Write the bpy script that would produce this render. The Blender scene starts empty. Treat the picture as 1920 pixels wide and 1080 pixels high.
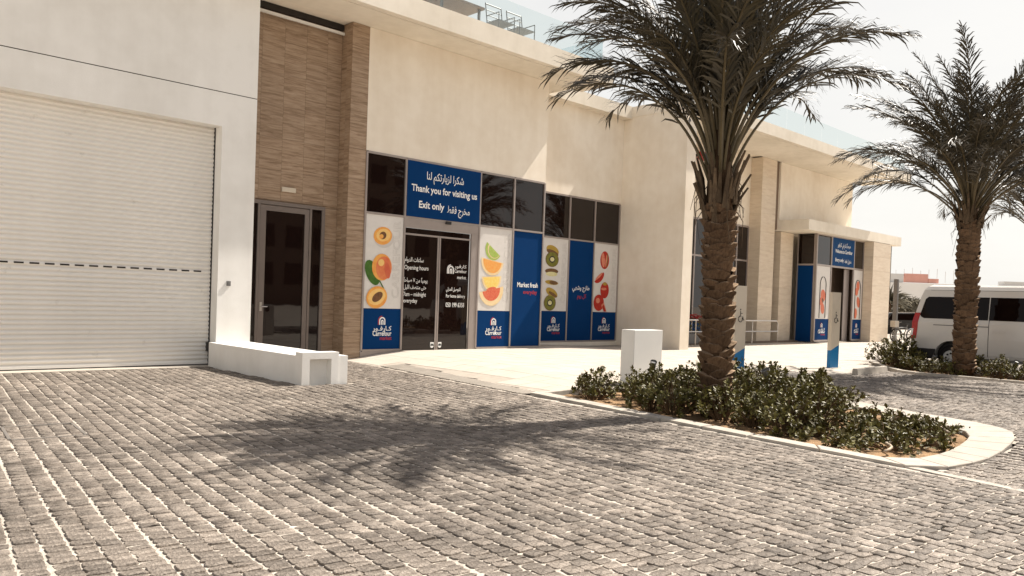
import bpy, bmesh, math, random, unicodedata
import numpy as np
from mathutils import Vector, Matrix, noise
random.seed(7); RNG = np.random.default_rng(7)
S = bpy.context.scene; COL = S.collection
R = math.radians

# ------------------------------------------------------------------ camera
cam_d = bpy.data.cameras.new('camera'); cam = bpy.data.objects.new('camera', cam_d); COL.objects.link(cam)
YAW, PITCH, ROLL = 0.768727659, -0.0154816759, 0.0358063470
fw = Vector((math.cos(PITCH)*math.sin(YAW), math.cos(PITCH)*math.cos(YAW), math.sin(PITCH)))
rt = Vector((math.cos(YAW), -math.sin(YAW), 0)); up = rt.cross(fw)
r2 = rt*math.cos(ROLL)+up*math.sin(ROLL); u2 = -rt*math.sin(ROLL)+up*math.cos(ROLL)
CAM = Vector((0, 0, 1.55))
cam.matrix_world = Matrix(((r2.x, u2.x, -fw.x, CAM.x), (r2.y, u2.y, -fw.y, CAM.y), (r2.z, u2.z, -fw.z, CAM.z), (0, 0, 0, 1)))
cam_d.sensor_width = 36; cam_d.lens = 36*1510.98/1920; cam_d.shift_y = 42.76/1920
cam_d.clip_start = 0.05; cam_d.clip_end = 3000
S.camera = cam

# ------------------------------------------------------------------ sky and sun
SUN = Vector((0.82, -0.135, 1.0)).normalized()
SUN_EL = math.asin(SUN.z); SUN_AZ = math.atan2(SUN.x, SUN.y)
w = bpy.data.worlds.new("World"); S.world = w; w.use_nodes = True
nt = w.node_tree; bg = nt.nodes['Background']
sky = nt.nodes.new('ShaderNodeTexSky'); sky.sky_type = 'NISHITA'; sky.sun_disc = False
sky.sun_elevation = SUN_EL; sky.sun_rotation = SUN_AZ; sky.air_density = 1.0; sky.dust_density = 4.0; sky.ozone_density = 1.0; sky.altitude = 0
# thin cloud and horizon haze, thinned overhead to deepen the ground shadows
tc = nt.nodes.new('ShaderNodeTexCoord'); mp = nt.nodes.new('ShaderNodeMapping'); mp.inputs['Scale'].default_value = (1, 1, 3.2)
nz = nt.nodes.new('ShaderNodeTexNoise'); nz.inputs['Scale'].default_value = 2.6; nz.inputs['Detail'].default_value = 7; nz.inputs['Roughness'].default_value = 0.6
rp = nt.nodes.new('ShaderNodeValToRGB'); rp.color_ramp.elements[0].position = 0.33; rp.color_ramp.elements[0].color = (.86,)*3+(1,); rp.color_ramp.elements[1].position = 0.62; rp.color_ramp.elements[1].color = (1.0,)*3+(1,)
mx = nt.nodes.new('ShaderNodeMixRGB'); mx.inputs['Color2'].default_value = (10.3, 10.1, 9.6, 1)
nt.links.new(tc.outputs['Generated'], mp.inputs['Vector']); nt.links.new(mp.outputs[0], nz.inputs['Vector']); nt.links.new(nz.outputs['Fac'], rp.inputs[0])
sx_ = nt.nodes.new('ShaderNodeSeparateXYZ'); nt.links.new(tc.outputs['Generated'], sx_.inputs[0])
hz = nt.nodes.new('ShaderNodeValToRGB'); e_ = hz.color_ramp.elements; e_[0].position = 0.0; e_[0].color = (1, 1, 1, 1); e_[1].position = .95; e_[1].color = (.05, .05, .05, 1); q_ = e_.new(.36); q_.color = (.80, .80, .80, 1); q_ = e_.new(.65); q_.color = (.22, .22, .22, 1)
nt.links.new(sx_.outputs['Z'], hz.inputs[0]); mu = nt.nodes.new('ShaderNodeMath'); mu.operation = 'MULTIPLY'; mu.use_clamp = True; nt.links.new(rp.outputs[0], mu.inputs[0]); nt.links.new(hz.outputs[0], mu.inputs[1])
nt.links.new(mu.outputs[0], mx.inputs['Fac']); nt.links.new(sky.outputs[0], mx.inputs['Color1']); nt.links.new(mx.outputs[0], bg.inputs['Color'])
bg.inputs['Strength'].default_value = 0.058
sl = bpy.data.lights.new('sun', 'SUN'); sl.energy = 5.0; sl.angle = R(0.55); sl.color = (1.0, 0.93, 0.84)
so = bpy.data.objects.new('sun', sl); COL.objects.link(so); so.location = (30, -5, 40)
so.rotation_euler = SUN.to_track_quat('Z', 'Y').to_euler()
S.view_settings.view_transform = 'Standard'; S.view_settings.look = 'None'; S.view_settings.gamma = 1; S.view_settings.exposure = 0.80
S.view_settings.use_curve_mapping = False
S.cycles.max_bounces = 8; S.cycles.diffuse_bounces = 4; S.cycles.transparent_max_bounces = 12

# ------------------------------------------------------------------ materials
def mat(name, col, rough=.6, spec=.4, metal=0, var=0, noise_scale=6, col2=None, bump=0, bump_scale=40, rnd=0, stretch=(1, 1, 1), detail=5, emit=None, speck=0, gen='Object', wide=0):
    m = bpy.data.materials.new(name); m.use_nodes = True; n = m.node_tree.nodes; L = m.node_tree.links
    p = n['Principled BSDF']; p.inputs['Roughness'].default_value = rough; p.inputs['Specular IOR Level'].default_value = spec; p.inputs['Metallic'].default_value = metal
    p.inputs['Base Color'].default_value = (*col, 1)
    tc = n.new('ShaderNodeTexCoord'); mp = n.new('ShaderNodeMapping'); mp.inputs['Scale'].default_value = stretch
    L.new(tc.outputs[gen], mp.inputs['Vector'])
    src = None
    if var or col2:
        nz = n.new('ShaderNodeTexNoise'); nz.inputs['Scale'].default_value = noise_scale; nz.inputs['Detail'].default_value = detail; nz.inputs['Roughness'].default_value = .62
        L.new(mp.outputs[0], nz.inputs['Vector'])
        r = n.new('ShaderNodeValToRGB'); r.color_ramp.elements[0].position = .3; r.color_ramp.elements[1].position = .7
        c2 = col2 if col2 else tuple(c*(1-var) for c in col)
        r.color_ramp.elements[0].color = (*c2, 1); r.color_ramp.elements[1].color = (*col, 1)
        L.new(nz.outputs['Fac'], r.inputs[0]); src = r.outputs[0]
    if speck:
        n2 = n.new('ShaderNodeTexNoise'); n2.inputs['Scale'].default_value = 160; n2.inputs['Detail'].default_value = 2; L.new(tc.outputs[gen], n2.inputs['Vector'])
        mr = n.new('ShaderNodeMapRange'); mr.inputs[1].default_value = .3; mr.inputs[2].default_value = .7; mr.inputs[3].default_value = 1-speck; mr.inputs[4].default_value = 1+speck
        L.new(n2.outputs['Fac'], mr.inputs[0])
        ml = n.new('ShaderNodeMixRGB'); ml.blend_type = 'MULTIPLY'; ml.inputs[0].default_value = 1
        if src: L.new(src, ml.inputs[1])
        else: ml.inputs[1].default_value = (*col, 1)
        L.new(mr.outputs[0], ml.inputs[2]); src = ml.outputs[0]
    if rnd:
        oi = n.new('ShaderNodeObjectInfo'); ge = n.new('ShaderNodeNewGeometry')
        ad = n.new('ShaderNodeMath'); ad.operation = 'ADD'; L.new(oi.outputs['Random'], ad.inputs[0]); L.new(ge.outputs['Random Per Island'], ad.inputs[1])
        fr = n.new('ShaderNodeMath'); fr.operation = 'FRACT'; L.new(ad.outputs[0], fr.inputs[0])
        mr = n.new('ShaderNodeMapRange'); mr.inputs[3].default_value = 1-rnd; mr.inputs[4].default_value = 1+rnd; L.new(fr.outputs[0], mr.inputs[0])
        ml = n.new('ShaderNodeMixRGB'); ml.blend_type = 'MULTIPLY'; ml.inputs[0].default_value = 1
        if src: L.new(src, ml.inputs[1])
        else: ml.inputs[1].default_value = (*col, 1)
        L.new(mr.outputs[0], ml.inputs[2]); src = ml.outputs[0]
    if wide:
        ge = n.new('ShaderNodeNewGeometry'); nw = n.new('ShaderNodeTexNoise'); nw.inputs['Scale'].default_value = .55; nw.inputs['Detail'].default_value = 5; nw.inputs['Roughness'].default_value = .65; L.new(ge.outputs['Position'], nw.inputs['Vector'])
        mr = n.new('ShaderNodeMapRange'); mr.inputs[1].default_value = .32; mr.inputs[2].default_value = .68; mr.inputs[3].default_value = 1-wide; mr.inputs[4].default_value = 1+wide; L.new(nw.outputs['Fac'], mr.inputs[0])
        ml = n.new('ShaderNodeMixRGB'); ml.blend_type = 'MULTIPLY'; ml.inputs[0].default_value = 1; L.new(src, ml.inputs[1]); L.new(mr.outputs[0], ml.inputs[2]); src = ml.outputs[0]
    if src: L.new(src, p.inputs['Base Color'])
    if bump:
        nb = n.new('ShaderNodeTexNoise'); nb.inputs['Scale'].default_value = bump_scale; nb.inputs['Detail'].default_value = 6
        L.new(mp.outputs[0], nb.inputs['Vector']); b = n.new('ShaderNodeBump'); b.inputs['Strength'].default_value = bump; b.inputs['Distance'].default_value = .02
        L.new(nb.outputs['Fac'], b.inputs['Height']); L.new(b.outputs[0], p.inputs['Normal'])
    return m

def stucco(name, col, dirt):
    """painted render with large soft weathering and faint vertical runs"""
    m = mat(name, col, .85, .2, bump=.12, bump_scale=55); n = m.node_tree.nodes; L = m.node_tree.links; p = n['Principled BSDF']
    tc = n.new('ShaderNodeTexCoord')
    def nz(scale, st, detail=4):
        mp = n.new('ShaderNodeMapping'); mp.inputs['Scale'].default_value = st; L.new(tc.outputs['Object'], mp.inputs[0])
        t = n.new('ShaderNodeTexNoise'); t.inputs['Scale'].default_value = scale; t.inputs['Detail'].default_value = detail; L.new(mp.outputs[0], t.inputs['Vector']); return t.outputs['Fac']
    a = nz(.55, (1, 1, 1)); b = nz(2.2, (1.6, 1.6, .10), 6); c = nz(3, (1, 1, 1), 8)
    s = n.new('ShaderNodeMath'); s.operation = 'MULTIPLY_ADD'; L.new(a, s.inputs[0]); s.inputs[1].default_value = .55
    q = n.new('ShaderNodeMath'); q.operation = 'MULTIPLY_ADD'; L.new(b, q.inputs[0]); q.inputs[1].default_value = .2
    v = n.new('ShaderNodeMath'); v.operation = 'MULTIPLY'; L.new(c, v.inputs[0]); v.inputs[1].default_value = .25
    L.new(v.outputs[0], q.inputs[2]); L.new(q.outputs[0], s.inputs[2])
    r = n.new('ShaderNodeValToRGB'); r.color_ramp.elements[0].position = .36; r.color_ramp.elements[1].position = .58
    r.color_ramp.elements[0].color = (*dirt, 1); r.color_ramp.elements[1].color = (*col, 1)
    L.new(s.outputs[0], r.inputs[0]); L.new(r.outputs[0], p.inputs['Base Color']); return m

def veined(name, a, b, c, zs=26):
    """vein-cut stone: long thin horizontal streaks, each panel shifted by its own random"""
    m = bpy.data.materials.new(name); m.use_nodes = True; n = m.node_tree.nodes; L = m.node_tree.links; p = n['Principled BSDF']
    p.inputs['Roughness'].default_value = .55; p.inputs['Specular IOR Level'].default_value = .35
    tc = n.new('ShaderNodeTexCoord'); oi = n.new('ShaderNodeObjectInfo'); vm = n.new('ShaderNodeVectorMath'); vm.operation = 'MULTIPLY_ADD'
    vm.inputs[1].default_value = (1, 1, 1)
    sc = n.new('ShaderNodeVectorMath'); sc.operation = 'SCALE'; sc.inputs[0].default_value = (7, 5, 3); L.new(oi.outputs['Random'], sc.inputs['Scale'])
    L.new(tc.outputs['Object'], vm.inputs[0]); L.new(sc.outputs[0], vm.inputs[2])
    mp = n.new('ShaderNodeMapping'); mp.inputs['Scale'].default_value = (1.1, 1.1, zs/2); mp.inputs['Rotation'].default_value = (R(3), R(5), 0); L.new(vm.outputs[0], mp.inputs[0])
    t = n.new('ShaderNodeTexNoise'); t.inputs['Scale'].default_value = 1.3; t.inputs['Detail'].default_value = 9; t.inputs['Roughness'].default_value = .68; t.inputs['Distortion'].default_value = .5; L.new(mp.outputs[0], t.inputs['Vector'])
    r = n.new('ShaderNodeValToRGB'); e = r.color_ramp.elements; e[0].position = .32; e[0].color = (*a, 1); e[1].position = .68; e[1].color = (*c, 1)
    x = e.new(.5); x.color = (*b, 1); L.new(t.outputs['Fac'], r.inputs[0])
    mr = n.new('ShaderNodeMapRange'); mr.inputs[3].default_value = .95; mr.inputs[4].default_value = 1.05; L.new(oi.outputs['Random'], mr.inputs[0])
    ml = n.new('ShaderNodeMixRGB'); ml.blend_type = 'MULTIPLY'; ml.inputs[0].default_value = 1; L.new(r.outputs[0], ml.inputs[1]); L.new(mr.outputs[0], ml.inputs[2])
    L.new(ml.outputs[0], p.inputs['Base Color']); return m

def glassy(name, tint=(.010, .005, .004), ior=1.47, rough=.02):
    m = bpy.data.materials.new(name); m.use_nodes = True; n = m.node_tree.nodes; L = m.node_tree.links; p = n['Principled BSDF']
    p.inputs['Base Color'].default_value = (*tint, 1); p.inputs['Roughness'].default_value = rough; p.inputs['IOR'].default_value = ior
    t = n.new('ShaderNodeTexNoise'); t.inputs['Scale'].default_value = 1.4; tc = n.new('ShaderNodeTexCoord'); L.new(tc.outputs['Object'], t.inputs['Vector'])
    b = n.new('ShaderNodeBump'); b.inputs['Strength'].default_value = .04; b.inputs['Distance'].default_value = .02; L.new(t.outputs['Fac'], b.inputs['Height']); L.new(b.outputs[0], p.inputs['Normal'])
    return m

def clear_glass(name, tint, refl=.12):
    m = bpy.data.materials.new(name); m.use_nodes = True; n = m.node_tree.nodes; L = m.node_tree.links
    for x in list(n):
        if x.type == 'BSDF_PRINCIPLED': n.remove(x)
    tr = n.new('ShaderNodeBsdfTransparent'); tr.inputs[0].default_value = (*tint, 1); gl = n.new('ShaderNodeBsdfGlossy'); gl.inputs['Roughness'].default_value = .03
    mx = n.new('ShaderNodeMixShader'); mx.inputs[0].default_value = refl; L.new(tr.outputs[0], mx.inputs[1]); L.new(gl.outputs[0], mx.inputs[2])
    L.new(mx.outputs[0], n['Material Output'].inputs['Surface']); return m

M = {}
M['white'] = stucco('white_render', (.80, .785, .75), (.70, .68, .64))
M['cream'] = stucco('cream_render', (.82, .75, .645), (.72, .635, .52))
M['fascia'] = stucco('fascia_render', (.78, .72, .62), (.66, .60, .50))
M['vein'] = veined('vein_cut_cladding', (.185, .118, .07), (.315, .22, .145), (.42, .315, .225))
M['trav'] = veined('cream_travertine', (.57, .46, .35), (.64, .54, .42), (.69, .59, .47), 12)
M['slat'] = mat('shutter_paint', (.80, .765, .71), .45, .3, var=.08, noise_scale=1.2, stretch=(1, 1, 2), bump=.02)
_n = M['slat'].node_tree.nodes; _L = M['slat'].node_tree.links; _p = _n['Principled BSDF']; _s = _p.inputs['Base Color'].links[0].from_socket
_tc = _n.new('ShaderNodeTexCoord'); _oi = _n.new('ShaderNodeObjectInfo'); _mp = _n.new('ShaderNodeMapping'); _mp.inputs['Scale'].default_value = (1.1, 1, 1.6)
_ad = _n.new('ShaderNodeVectorMath'); _L.new(_tc.outputs['Object'], _ad.inputs[0]); _L.new(_oi.outputs['Location'], _ad.inputs[1]); _L.new(_ad.outputs[0], _mp.inputs[0])
_t = _n.new('ShaderNodeTexNoise'); _t.inputs['Scale'].default_value = 1.9; _t.inputs['Detail'].default_value = 9; _t.inputs['Roughness'].default_value = .7; _L.new(_mp.outputs[0], _t.inputs['Vector'])
_r = _n.new('ShaderNodeValToRGB'); _r.color_ramp.elements[0].position = .62; _r.color_ramp.elements[0].color = (1, 1, 1, 1); _r.color_ramp.elements[1].position = .78; _r.color_ramp.elements[1].color = (.55, .52, .48, 1)
_m = _n.new('ShaderNodeMixRGB'); _m.blend_type = 'MULTIPLY'; _m.inputs[0].default_value = 1; _L.new(_t.outputs['Fac'], _r.inputs[0]); _L.new(_s, _m.inputs[1]); _L.new(_r.outputs[0], _m.inputs[2]); _L.new(_m.outputs[0], _p.inputs['Base Color'])
M['dark'] = mat('dark_gap', (.02, .015, .012), .7)
M['alu'] = mat('brushed_frame', (.36, .31, .285), .4, .5, .35, var=.12, noise_scale=3)
M['doorframe'] = mat('dark_door_frame', (.20, .165, .145), .4, .4, .3, var=.12, noise_scale=3)  # darker version of the window frame tone, for the recess door
M['steel'] = mat('brushed_steel', (.55, .52, .49), .3, .5, .85, var=.1, noise_scale=8)
M['glass'] = glassy('tinted_glass')
M['vanglass'] = glassy('van_glass', (.006, .003, .0025), 1.22)
M['blue'] = mat('blue_vinyl', (.002, .036, .135), .6, .05, var=.10, noise_scale=1.2)
M['blue2'] = mat('pale_blue_vinyl', (.004, .05, .16), .6, .08, var=.1, noise_scale=1.2)
M['totemblue'] = mat('totem_blue', (.006, .165, .40), .4, .4, var=.1)
M['totem'] = mat('totem_cream', (.62, .54, .43), .5, .4, var=.12, noise_scale=2)
M['poster'] = mat('poster_print', (.70, .67, .635), .5, .2, var=.09, noise_scale=5)
M['ink'] = mat('white_print', (.82, .82, .80), .5, .3, var=.03)
M['redink'] = mat('red_print', (.42, .03, .035), .5, .3, var=.05)
M['greyink'] = mat('grey_print', (.47, .44, .41), .5, .3, var=.05)
M['blackink'] = mat('black_print', (.03, .028, .026), .5, .3, var=.05)
M['concrete'] = mat('kerb_concrete', (.50, .45, .385), .85, .2, var=.22, noise_scale=5, bump=.2, bump_scale=60, rnd=.07)
M['paver'] = mat('pale_paver', (.53, .475, .405), .75, .25, var=.14, noise_scale=2.5, bump=.1, bump_scale=80, rnd=.045, speck=.06)
M['paverbed'] = mat('paver_joint', (.44, .39, .33), .9, .1, var=.2, noise_scale=6)
M['sett'] = mat('granite_sett', (.285, .245, .206), .7, .25, col2=(.098, .080, .064), noise_scale=8, detail=10, bump=1.0, bump_scale=30, rnd=.26, speck=.5, wide=.22)
M['grate'] = mat('tactile_groove', (.20, .175, .15), .6, .3, .2, var=.15)
M['joint'] = mat('sand_joint', (.62, .555, .475), .95, .1, var=.4, noise_scale=14, bump=.6, bump_scale=70, speck=.15, wide=.15)
M['soil'] = mat('sandy_soil', (.42, .27, .15), .95, .1, var=.55, noise_scale=5, bump=1, bump_scale=45, speck=.2)
M['sandroad'] = mat('pale_ground', (.52, .46, .39), .9, .15, var=.2, noise_scale=.6, bump=.2)
M['frond'] = mat('palm_leaflet', (.058, .047, .024), .48, .35, col2=(.026, .020, .011), noise_scale=1.3, rnd=.25)
M['frondy'] = mat('palm_leaflet_dry', (.20, .135, .06), .5, .4, col2=(.10, .065, .03), noise_scale=1.3, rnd=.3)
M['rachis'] = mat('palm_rachis', (.10, .075, .035), .5, .4, var=.4, noise_scale=4)
M['stub'] = mat('palm_stub', (.125, .088, .055), .9, .15, col2=(.055, .038, .025), noise_scale=7, bump=.6, bump_scale=30, rnd=.3, stretch=(3, 3, .8))
M['cut'] = mat('palm_cut_face_sunlit', (.34, .245, .16), .9, .1, col2=(.20, .13, .08), noise_scale=12, rnd=.3)  # cut tops of leaf bases, lightened in colour as if sunlit
M['boot'] = mat('palm_leaf_base', (.165, .104, .062), .9, .15, col2=(.07, .042, .026), noise_scale=9, bump=1, bump_scale=30, rnd=.28, stretch=(3, 3, .8))
M['trunk'] = mat('palm_fibre', (.085, .05, .028), .95, .1, var=.5, noise_scale=12, bump=1, bump_scale=40)
M['leaf'] = mat('shrub_leaf', (.19, .165, .042), .48, .24, col2=(.075, .07, .02), noise_scale=5, rnd=.35)
M['leafdark'] = mat('shrub_leaf_brown', (.13, .105, .04), .5, .22, col2=(.055, .045, .02), noise_scale=5, rnd=.35)
M['twig'] = mat('shrub_twig', (.14, .09, .05), .9, .1, var=.3)
M['van'] = mat('van_paint', (.66, .625, .58), .22, .5, var=.03)
M['plastic'] = mat('black_plastic', (.018, .015, .014), .5, .4, var=.2)
M['rubber'] = mat('tyre_rubber', (.014, .012, .011), .8, .2, var=.2)
M['rim'] = mat('wheel_alloy', (.55, .54, .52), .4, .5, .2)
M['red'] = mat('red_lens', (.42, .012, .012), .15, .5, var=.1)
M['redpaint'] = mat('red_paint', (.40, .03, .03), .5, .4, var=.1)
M['box'] = mat('white_powder_coat', (.74, .73, .70), .45, .4, var=.05, noise_scale=2)
M['post'] = mat('post_paint', (.11, .10, .095), .6, .3, var=.15)
M['metal'] = mat('grey_metal', (.17, .165, .16), .5, .35, 0, var=.1)
M['brown'] = mat('brown_board', (.20, .14, .10), .6, .3, var=.2)
M['skyglass'] = glassy('sky_tinted_glass', (.10, .27, .55), 1.25)  # blue of reflected sky put into the base colour
M['rail_glass'] = clear_glass('balustrade_glass', (.93, .965, .96), .07)
M['farwhite'] = mat('hazed_white_wall', (.80, .77, .73), .9, .1, var=.06, noise_scale=.3)  # white paled in the colour to stand for distance haze
M['farred'] = mat('hazed_red_banner', (.72, .38, .31), .9, .1, var=.2, noise_scale=.3)  # red washed out in the colour, standing for haze
M['fargrey'] = mat('hazed_grey', (.64, .62, .59), .9, .1, var=.1, noise_scale=.3)  # grey with distance haze mixed into the colour
M['fargreen'] = mat('hazed_foliage', (.19, .165, .115), .9, .1, var=.5, noise_scale=1, rnd=.3)  # foliage lightened in the colour for distance haze
M['hose'] = mat('irrigation_hose', (.45, .36, .26), .6, .3, var=.1)
def fruit(n, a, b, s=6): M[n] = mat('print_'+n, a, .5, .3, col2=b, noise_scale=s)
fruit('apricot', (.80, .42, .10), (.75, .27, .05)); fruit('flesh', (.85, .58, .22), (.80, .45, .12)); fruit('pit', (.20, .09, .035), (.10, .045, .02), 14)
fruit('peach', (.72, .27, .10), (.62, .12, .05), 3); fruit('redpeach', (.55, .10, .05), (.62, .16, .07), 4); fruit('printleaf', (.07, .17, .02), (.03, .09, .01)); fruit('lime', (.30, .42, .06), (.42, .52, .15), 14)
fruit('rind', (.82, .66, .40), (.80, .58, .30)); fruit('orange', (.80, .30, .06), (.78, .42, .12), 14); fruit('lemon', (.82, .55, .10), (.85, .66, .22), 14)
fruit('grapefruit', (.62, .09, .05), (.70, .20, .10), 16); fruit('kiwi', (.22, .21, .03), (.12, .12, .015), 9); fruit('kiwiskin', (.20, .10, .035), (.12, .06, .02)); fruit('kiwicore', (.72, .66, .38), (.60, .55, .25))
fruit('tomato', (.50, .03, .015), (.35, .015, .01)); fruit('tomatolight', (.72, .30, .20), (.60, .15, .08)); fruit('gold', (.50, .33, .06), (.33, .22, .03)); fruit('salmon', (.70, .22, .12), (.60, .13, .07))

# ------------------------------------------------------------------ object helpers
ORG = {}
def tag(o, label=None, cat=None, group=None, kind=None):
    if label: o['label'] = label
    if cat: o['category'] = cat
    if group: o['group'] = group
    if kind: o['kind'] = kind
    return o
def thing(name, label, cat, loc=(0, 0, 0), group=None):
    o = bpy.data.objects.new(name, None); COL.objects.link(o); o.location = loc; o.empty_display_size = .2
    tag(o, label, cat, group); ORG[o.name] = Vector(loc); return o
def org(o): return ORG.get(o.name, Vector((0, 0, 0))) if o else Vector((0, 0, 0))

class MB:
    def __init__(s): s.v = []; s.f = []; s.mi = []; s.cur = 0
    def add(s, vs, fs):
        b = len(s.v); s.v += [tuple(v) for v in vs]; s.f += [tuple(b+i for i in f) for f in fs]; s.mi += [s.cur]*len(fs); return s
    def box(s, x0, x1, y0, y1, z0, z1):
        x0, x1 = sorted((x0, x1)); y0, y1 = sorted((y0, y1)); z0, z1 = sorted((z0, z1))
        return s.add([(x0, y0, z0), (x1, y0, z0), (x1, y1, z0), (x0, y1, z0), (x0, y0, z1), (x1, y0, z1), (x1, y1, z1), (x0, y1, z1)],
                     [(3, 2, 1, 0), (4, 5, 6, 7), (0, 1, 5, 4), (1, 2, 6, 5), (2, 3, 7, 6), (3, 0, 4, 7)])
    def obox(s, c, ax, ay, az):
        """box at centre c with half-axis vectors"""
        c, ax, ay, az = map(Vector, (c, ax, ay, az)); v = []
        for k in (-1, 1):
            for i, j in ((-1, -1), (1, -1), (1, 1), (-1, 1)): v.append(c+ax*i+ay*j+az*k)
        return s.add(v, [(3, 2, 1, 0), (4, 5, 6, 7), (0, 1, 5, 4), (1, 2, 6, 5), (2, 3, 7, 6), (3, 0, 4, 7)])
    def prism(s, poly, d):
        """closed polygon of 3D points, extruded by vector d"""
        n = len(poly); d = Vector(d); a = [Vector(p) for p in poly]
        return s.add(a+[p+d for p in a], [tuple(range(n))[::-1], tuple(range(n, 2*n))]+[(i, (i+1) % n, n+(i+1) % n, n+i) for i in range(n)])
    def tube(s, pts, r, seg=8, caps=True):
        pts = [Vector(p) for p in pts]; n = len(pts); rs = r if isinstance(r, (list, tuple)) else [r]*n; vs = []; ref = None
        for i, p in enumerate(pts):
            t = (pts[min(i+1, n-1)]-pts[max(i-1, 0)]).normalized()
            if ref is None: ref = Vector((0, 0, 1)) if abs(t.z) < .9 else Vector((1, 0, 0))
            a = t.cross(ref).normalized(); b = t.cross(a).normalized(); ref = -b if False else ref
            for k in range(seg):
                an = 2*math.pi*k/seg; vs.append(p+a*math.cos(an)*rs[i]+b*math.sin(an)*rs[i])
        fs = [(i*seg+k, i*seg+(k+1) % seg, (i+1)*seg+(k+1) % seg, (i+1)*seg+k) for i in range(n-1) for k in range(seg)]
        if caps: fs += [tuple(range(seg))[::-1], tuple((n-1)*seg+k for k in range(seg))]
        return s.add(vs, fs)
    def lathe(s, c, prof, seg=16, axis='z'):
        c = Vector(c); vs = []
        for r, h in prof:
            for k in range(seg):
                a = 2*math.pi*k/seg; x, y = r*math.cos(a), r*math.sin(a)
                vs.append(c+(Vector((x, y, h)) if axis == 'z' else Vector((h, x, y)) if axis == 'x' else Vector((x, h, y))))
        n = len(prof); fs = [(i*seg+k, i*seg+(k+1) % seg, (i+1)*seg+(k+1) % seg, (i+1)*seg+k) for i in range(n-1) for k in range(seg)]
        fs += [tuple(range(seg))[::-1], tuple((n-1)*seg+k for k in range(seg))]
        return s.add(vs, fs)
    def mesh(s, name, mats, o=Vector((0, 0, 0)), smooth=False, bevel=0):
        me = bpy.data.meshes.new(name); me.from_pydata([(v[0]-o.x, v[1]-o.y, v[2]-o.z) for v in s.v], [], s.f)
        for m in (mats if isinstance(mats, (list, tuple)) else [mats]): me.materials.append(m)
        if any(s.mi): me.polygons.foreach_set('material_index', s.mi)
        bm = bmesh.new(); bm.from_mesh(me)
        if bevel: bmesh.ops.bevel(bm, geom=[e for e in bm.edges if e.is_manifold and e.calc_face_angle(0) > .5], offset=bevel, segments=2, affect='EDGES', profile=.6)
        bmesh.ops.recalc_face_normals(bm, faces=bm.faces); bm.to_mesh(me); bm.free()
        if smooth: me.polygons.foreach_set('use_smooth', [True]*len(me.polygons)); 
        return me
    def build(s, name, m, parent=None, smooth=False, bevel=0, label=None, kind=None):
        me = s.mesh(name, m, org(parent), smooth, bevel); return link(name, me, parent, label, kind)
def link(name, me, parent=None, label=None, kind=None):
    o = bpy.data.objects.new(name, me); COL.objects.link(o)
    if parent: o.parent = parent; ORG[o.name] = org(parent)
    tag(o, label, kind=kind); return o
def BX(name, m, parent, *b, **k): return MB().box(*b).build(name, m, parent, **k)
def top(o, label, cat, group=None, kind=None):
    """make a single-mesh object a thing: move its origin to its base"""
    me = o.data; n = len(me.vertices); c = np.empty(n*3); me.vertices.foreach_get('co', c); c = c.reshape(-1, 3)
    b = np.array([c[:, 0].mean(), c[:, 1].mean(), c[:, 2].min()]); me.vertices.foreach_set('co', (c-b).ravel()); o.location = b
    tag(o, label, cat, group, kind); ORG[o.name] = Vector(b); return o
def copy_tree(o, parent=None):
    c = o.copy(); COL.objects.link(c)
    if parent: c.parent = parent
    for ch in o.children: copy_tree(ch, c)
    return c

# ---- lettering
FORMS = {}
for cp in range(0xFE70, 0xFEFD):
    d = unicodedata.decomposition(chr(cp))
    if d.startswith('<'):
        k, *l = d.split()
        FORMS[(tuple(int(x, 16) for x in l), k.strip('<>'))] = chr(cp)
RIGHT_ONLY = set('اأإآدذرزوؤةى')
def arabic(t):
    """join Arabic letters into presentation forms and put them in visual order"""
    out = []; i = 0
    def joins(c): return '\u0620' <= c <= '\u064a' or c == 'ـ'
    prev = False
    while i < len(t):
        c = t[i]
        if not joins(c):
            out.append(c); prev = False; i += 1; continue
        if c == 'ـ': out.append(c); prev = True; i += 1; continue
        pair = (ord(c), ord(t[i+1])) if c == 'ل' and i+1 < len(t) and t[i+1] in 'اأإآ' else None
        if pair:
            out.append(FORMS[(pair, 'final' if prev else 'isolated')]); prev = False; i += 2; continue
        nxt = i+1 < len(t) and joins(t[i+1]) and c not in RIGHT_ONLY and c != 'ء'
        k = 'medial' if prev and nxt else 'final' if prev else 'initial' if nxt else 'isolated'
        out.append(FORMS.get(((ord(c),), k), FORMS.get(((ord(c),), 'isolated'), c))); prev = nxt; i += 1
    return ''.join(out[::-1])
def text(body, size, c, parent, m, name='lettering', u=(1, 0, 0), v=(0, 0, 1), bold=.0, align='CENTER', width=None, outline=False):
    if any('\u0600' <= ch <= '\u06ff' for ch in body): body = arabic(body)
    cu = bpy.data.curves.new('t', 'FONT'); cu.body = body; cu.size = 1; cu.align_x = align; cu.align_y = 'CENTER'; cu.offset = bold; cu.resolution_u = 3
    if outline: cu.fill_mode = 'NONE'; cu.bevel_depth = .008; cu.bevel_resolution = 0
    o = bpy.data.objects.new('t', cu); COL.objects.link(o); dg = bpy.context.evaluated_depsgraph_get()
    me = bpy.data.meshes.new_from_object(o.evaluated_get(dg)); bpy.data.objects.remove(o); bpy.data.curves.remove(cu)
    n = len(me.vertices); co = np.empty(n*3); me.vertices.foreach_get('co', co); co = co.reshape(-1, 3)
    sx = sz = size
    if width: sx = width/max(1e-3, np.ptp(co[:, 0])); 
    u = np.array(u); v = np.array(v); nrm = np.cross(u, v); og = org(parent)
    P = np.array(c)-np.array(og)+co[:, :1]*sx*u+co[:, 1:2]*sz*v+co[:, 2:3]*nrm*size*.2
    me.vertices.foreach_set('co', P.ravel()); me.materials.clear(); me.materials.append(m); me.update()
    return link(name, me, parent)
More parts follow.
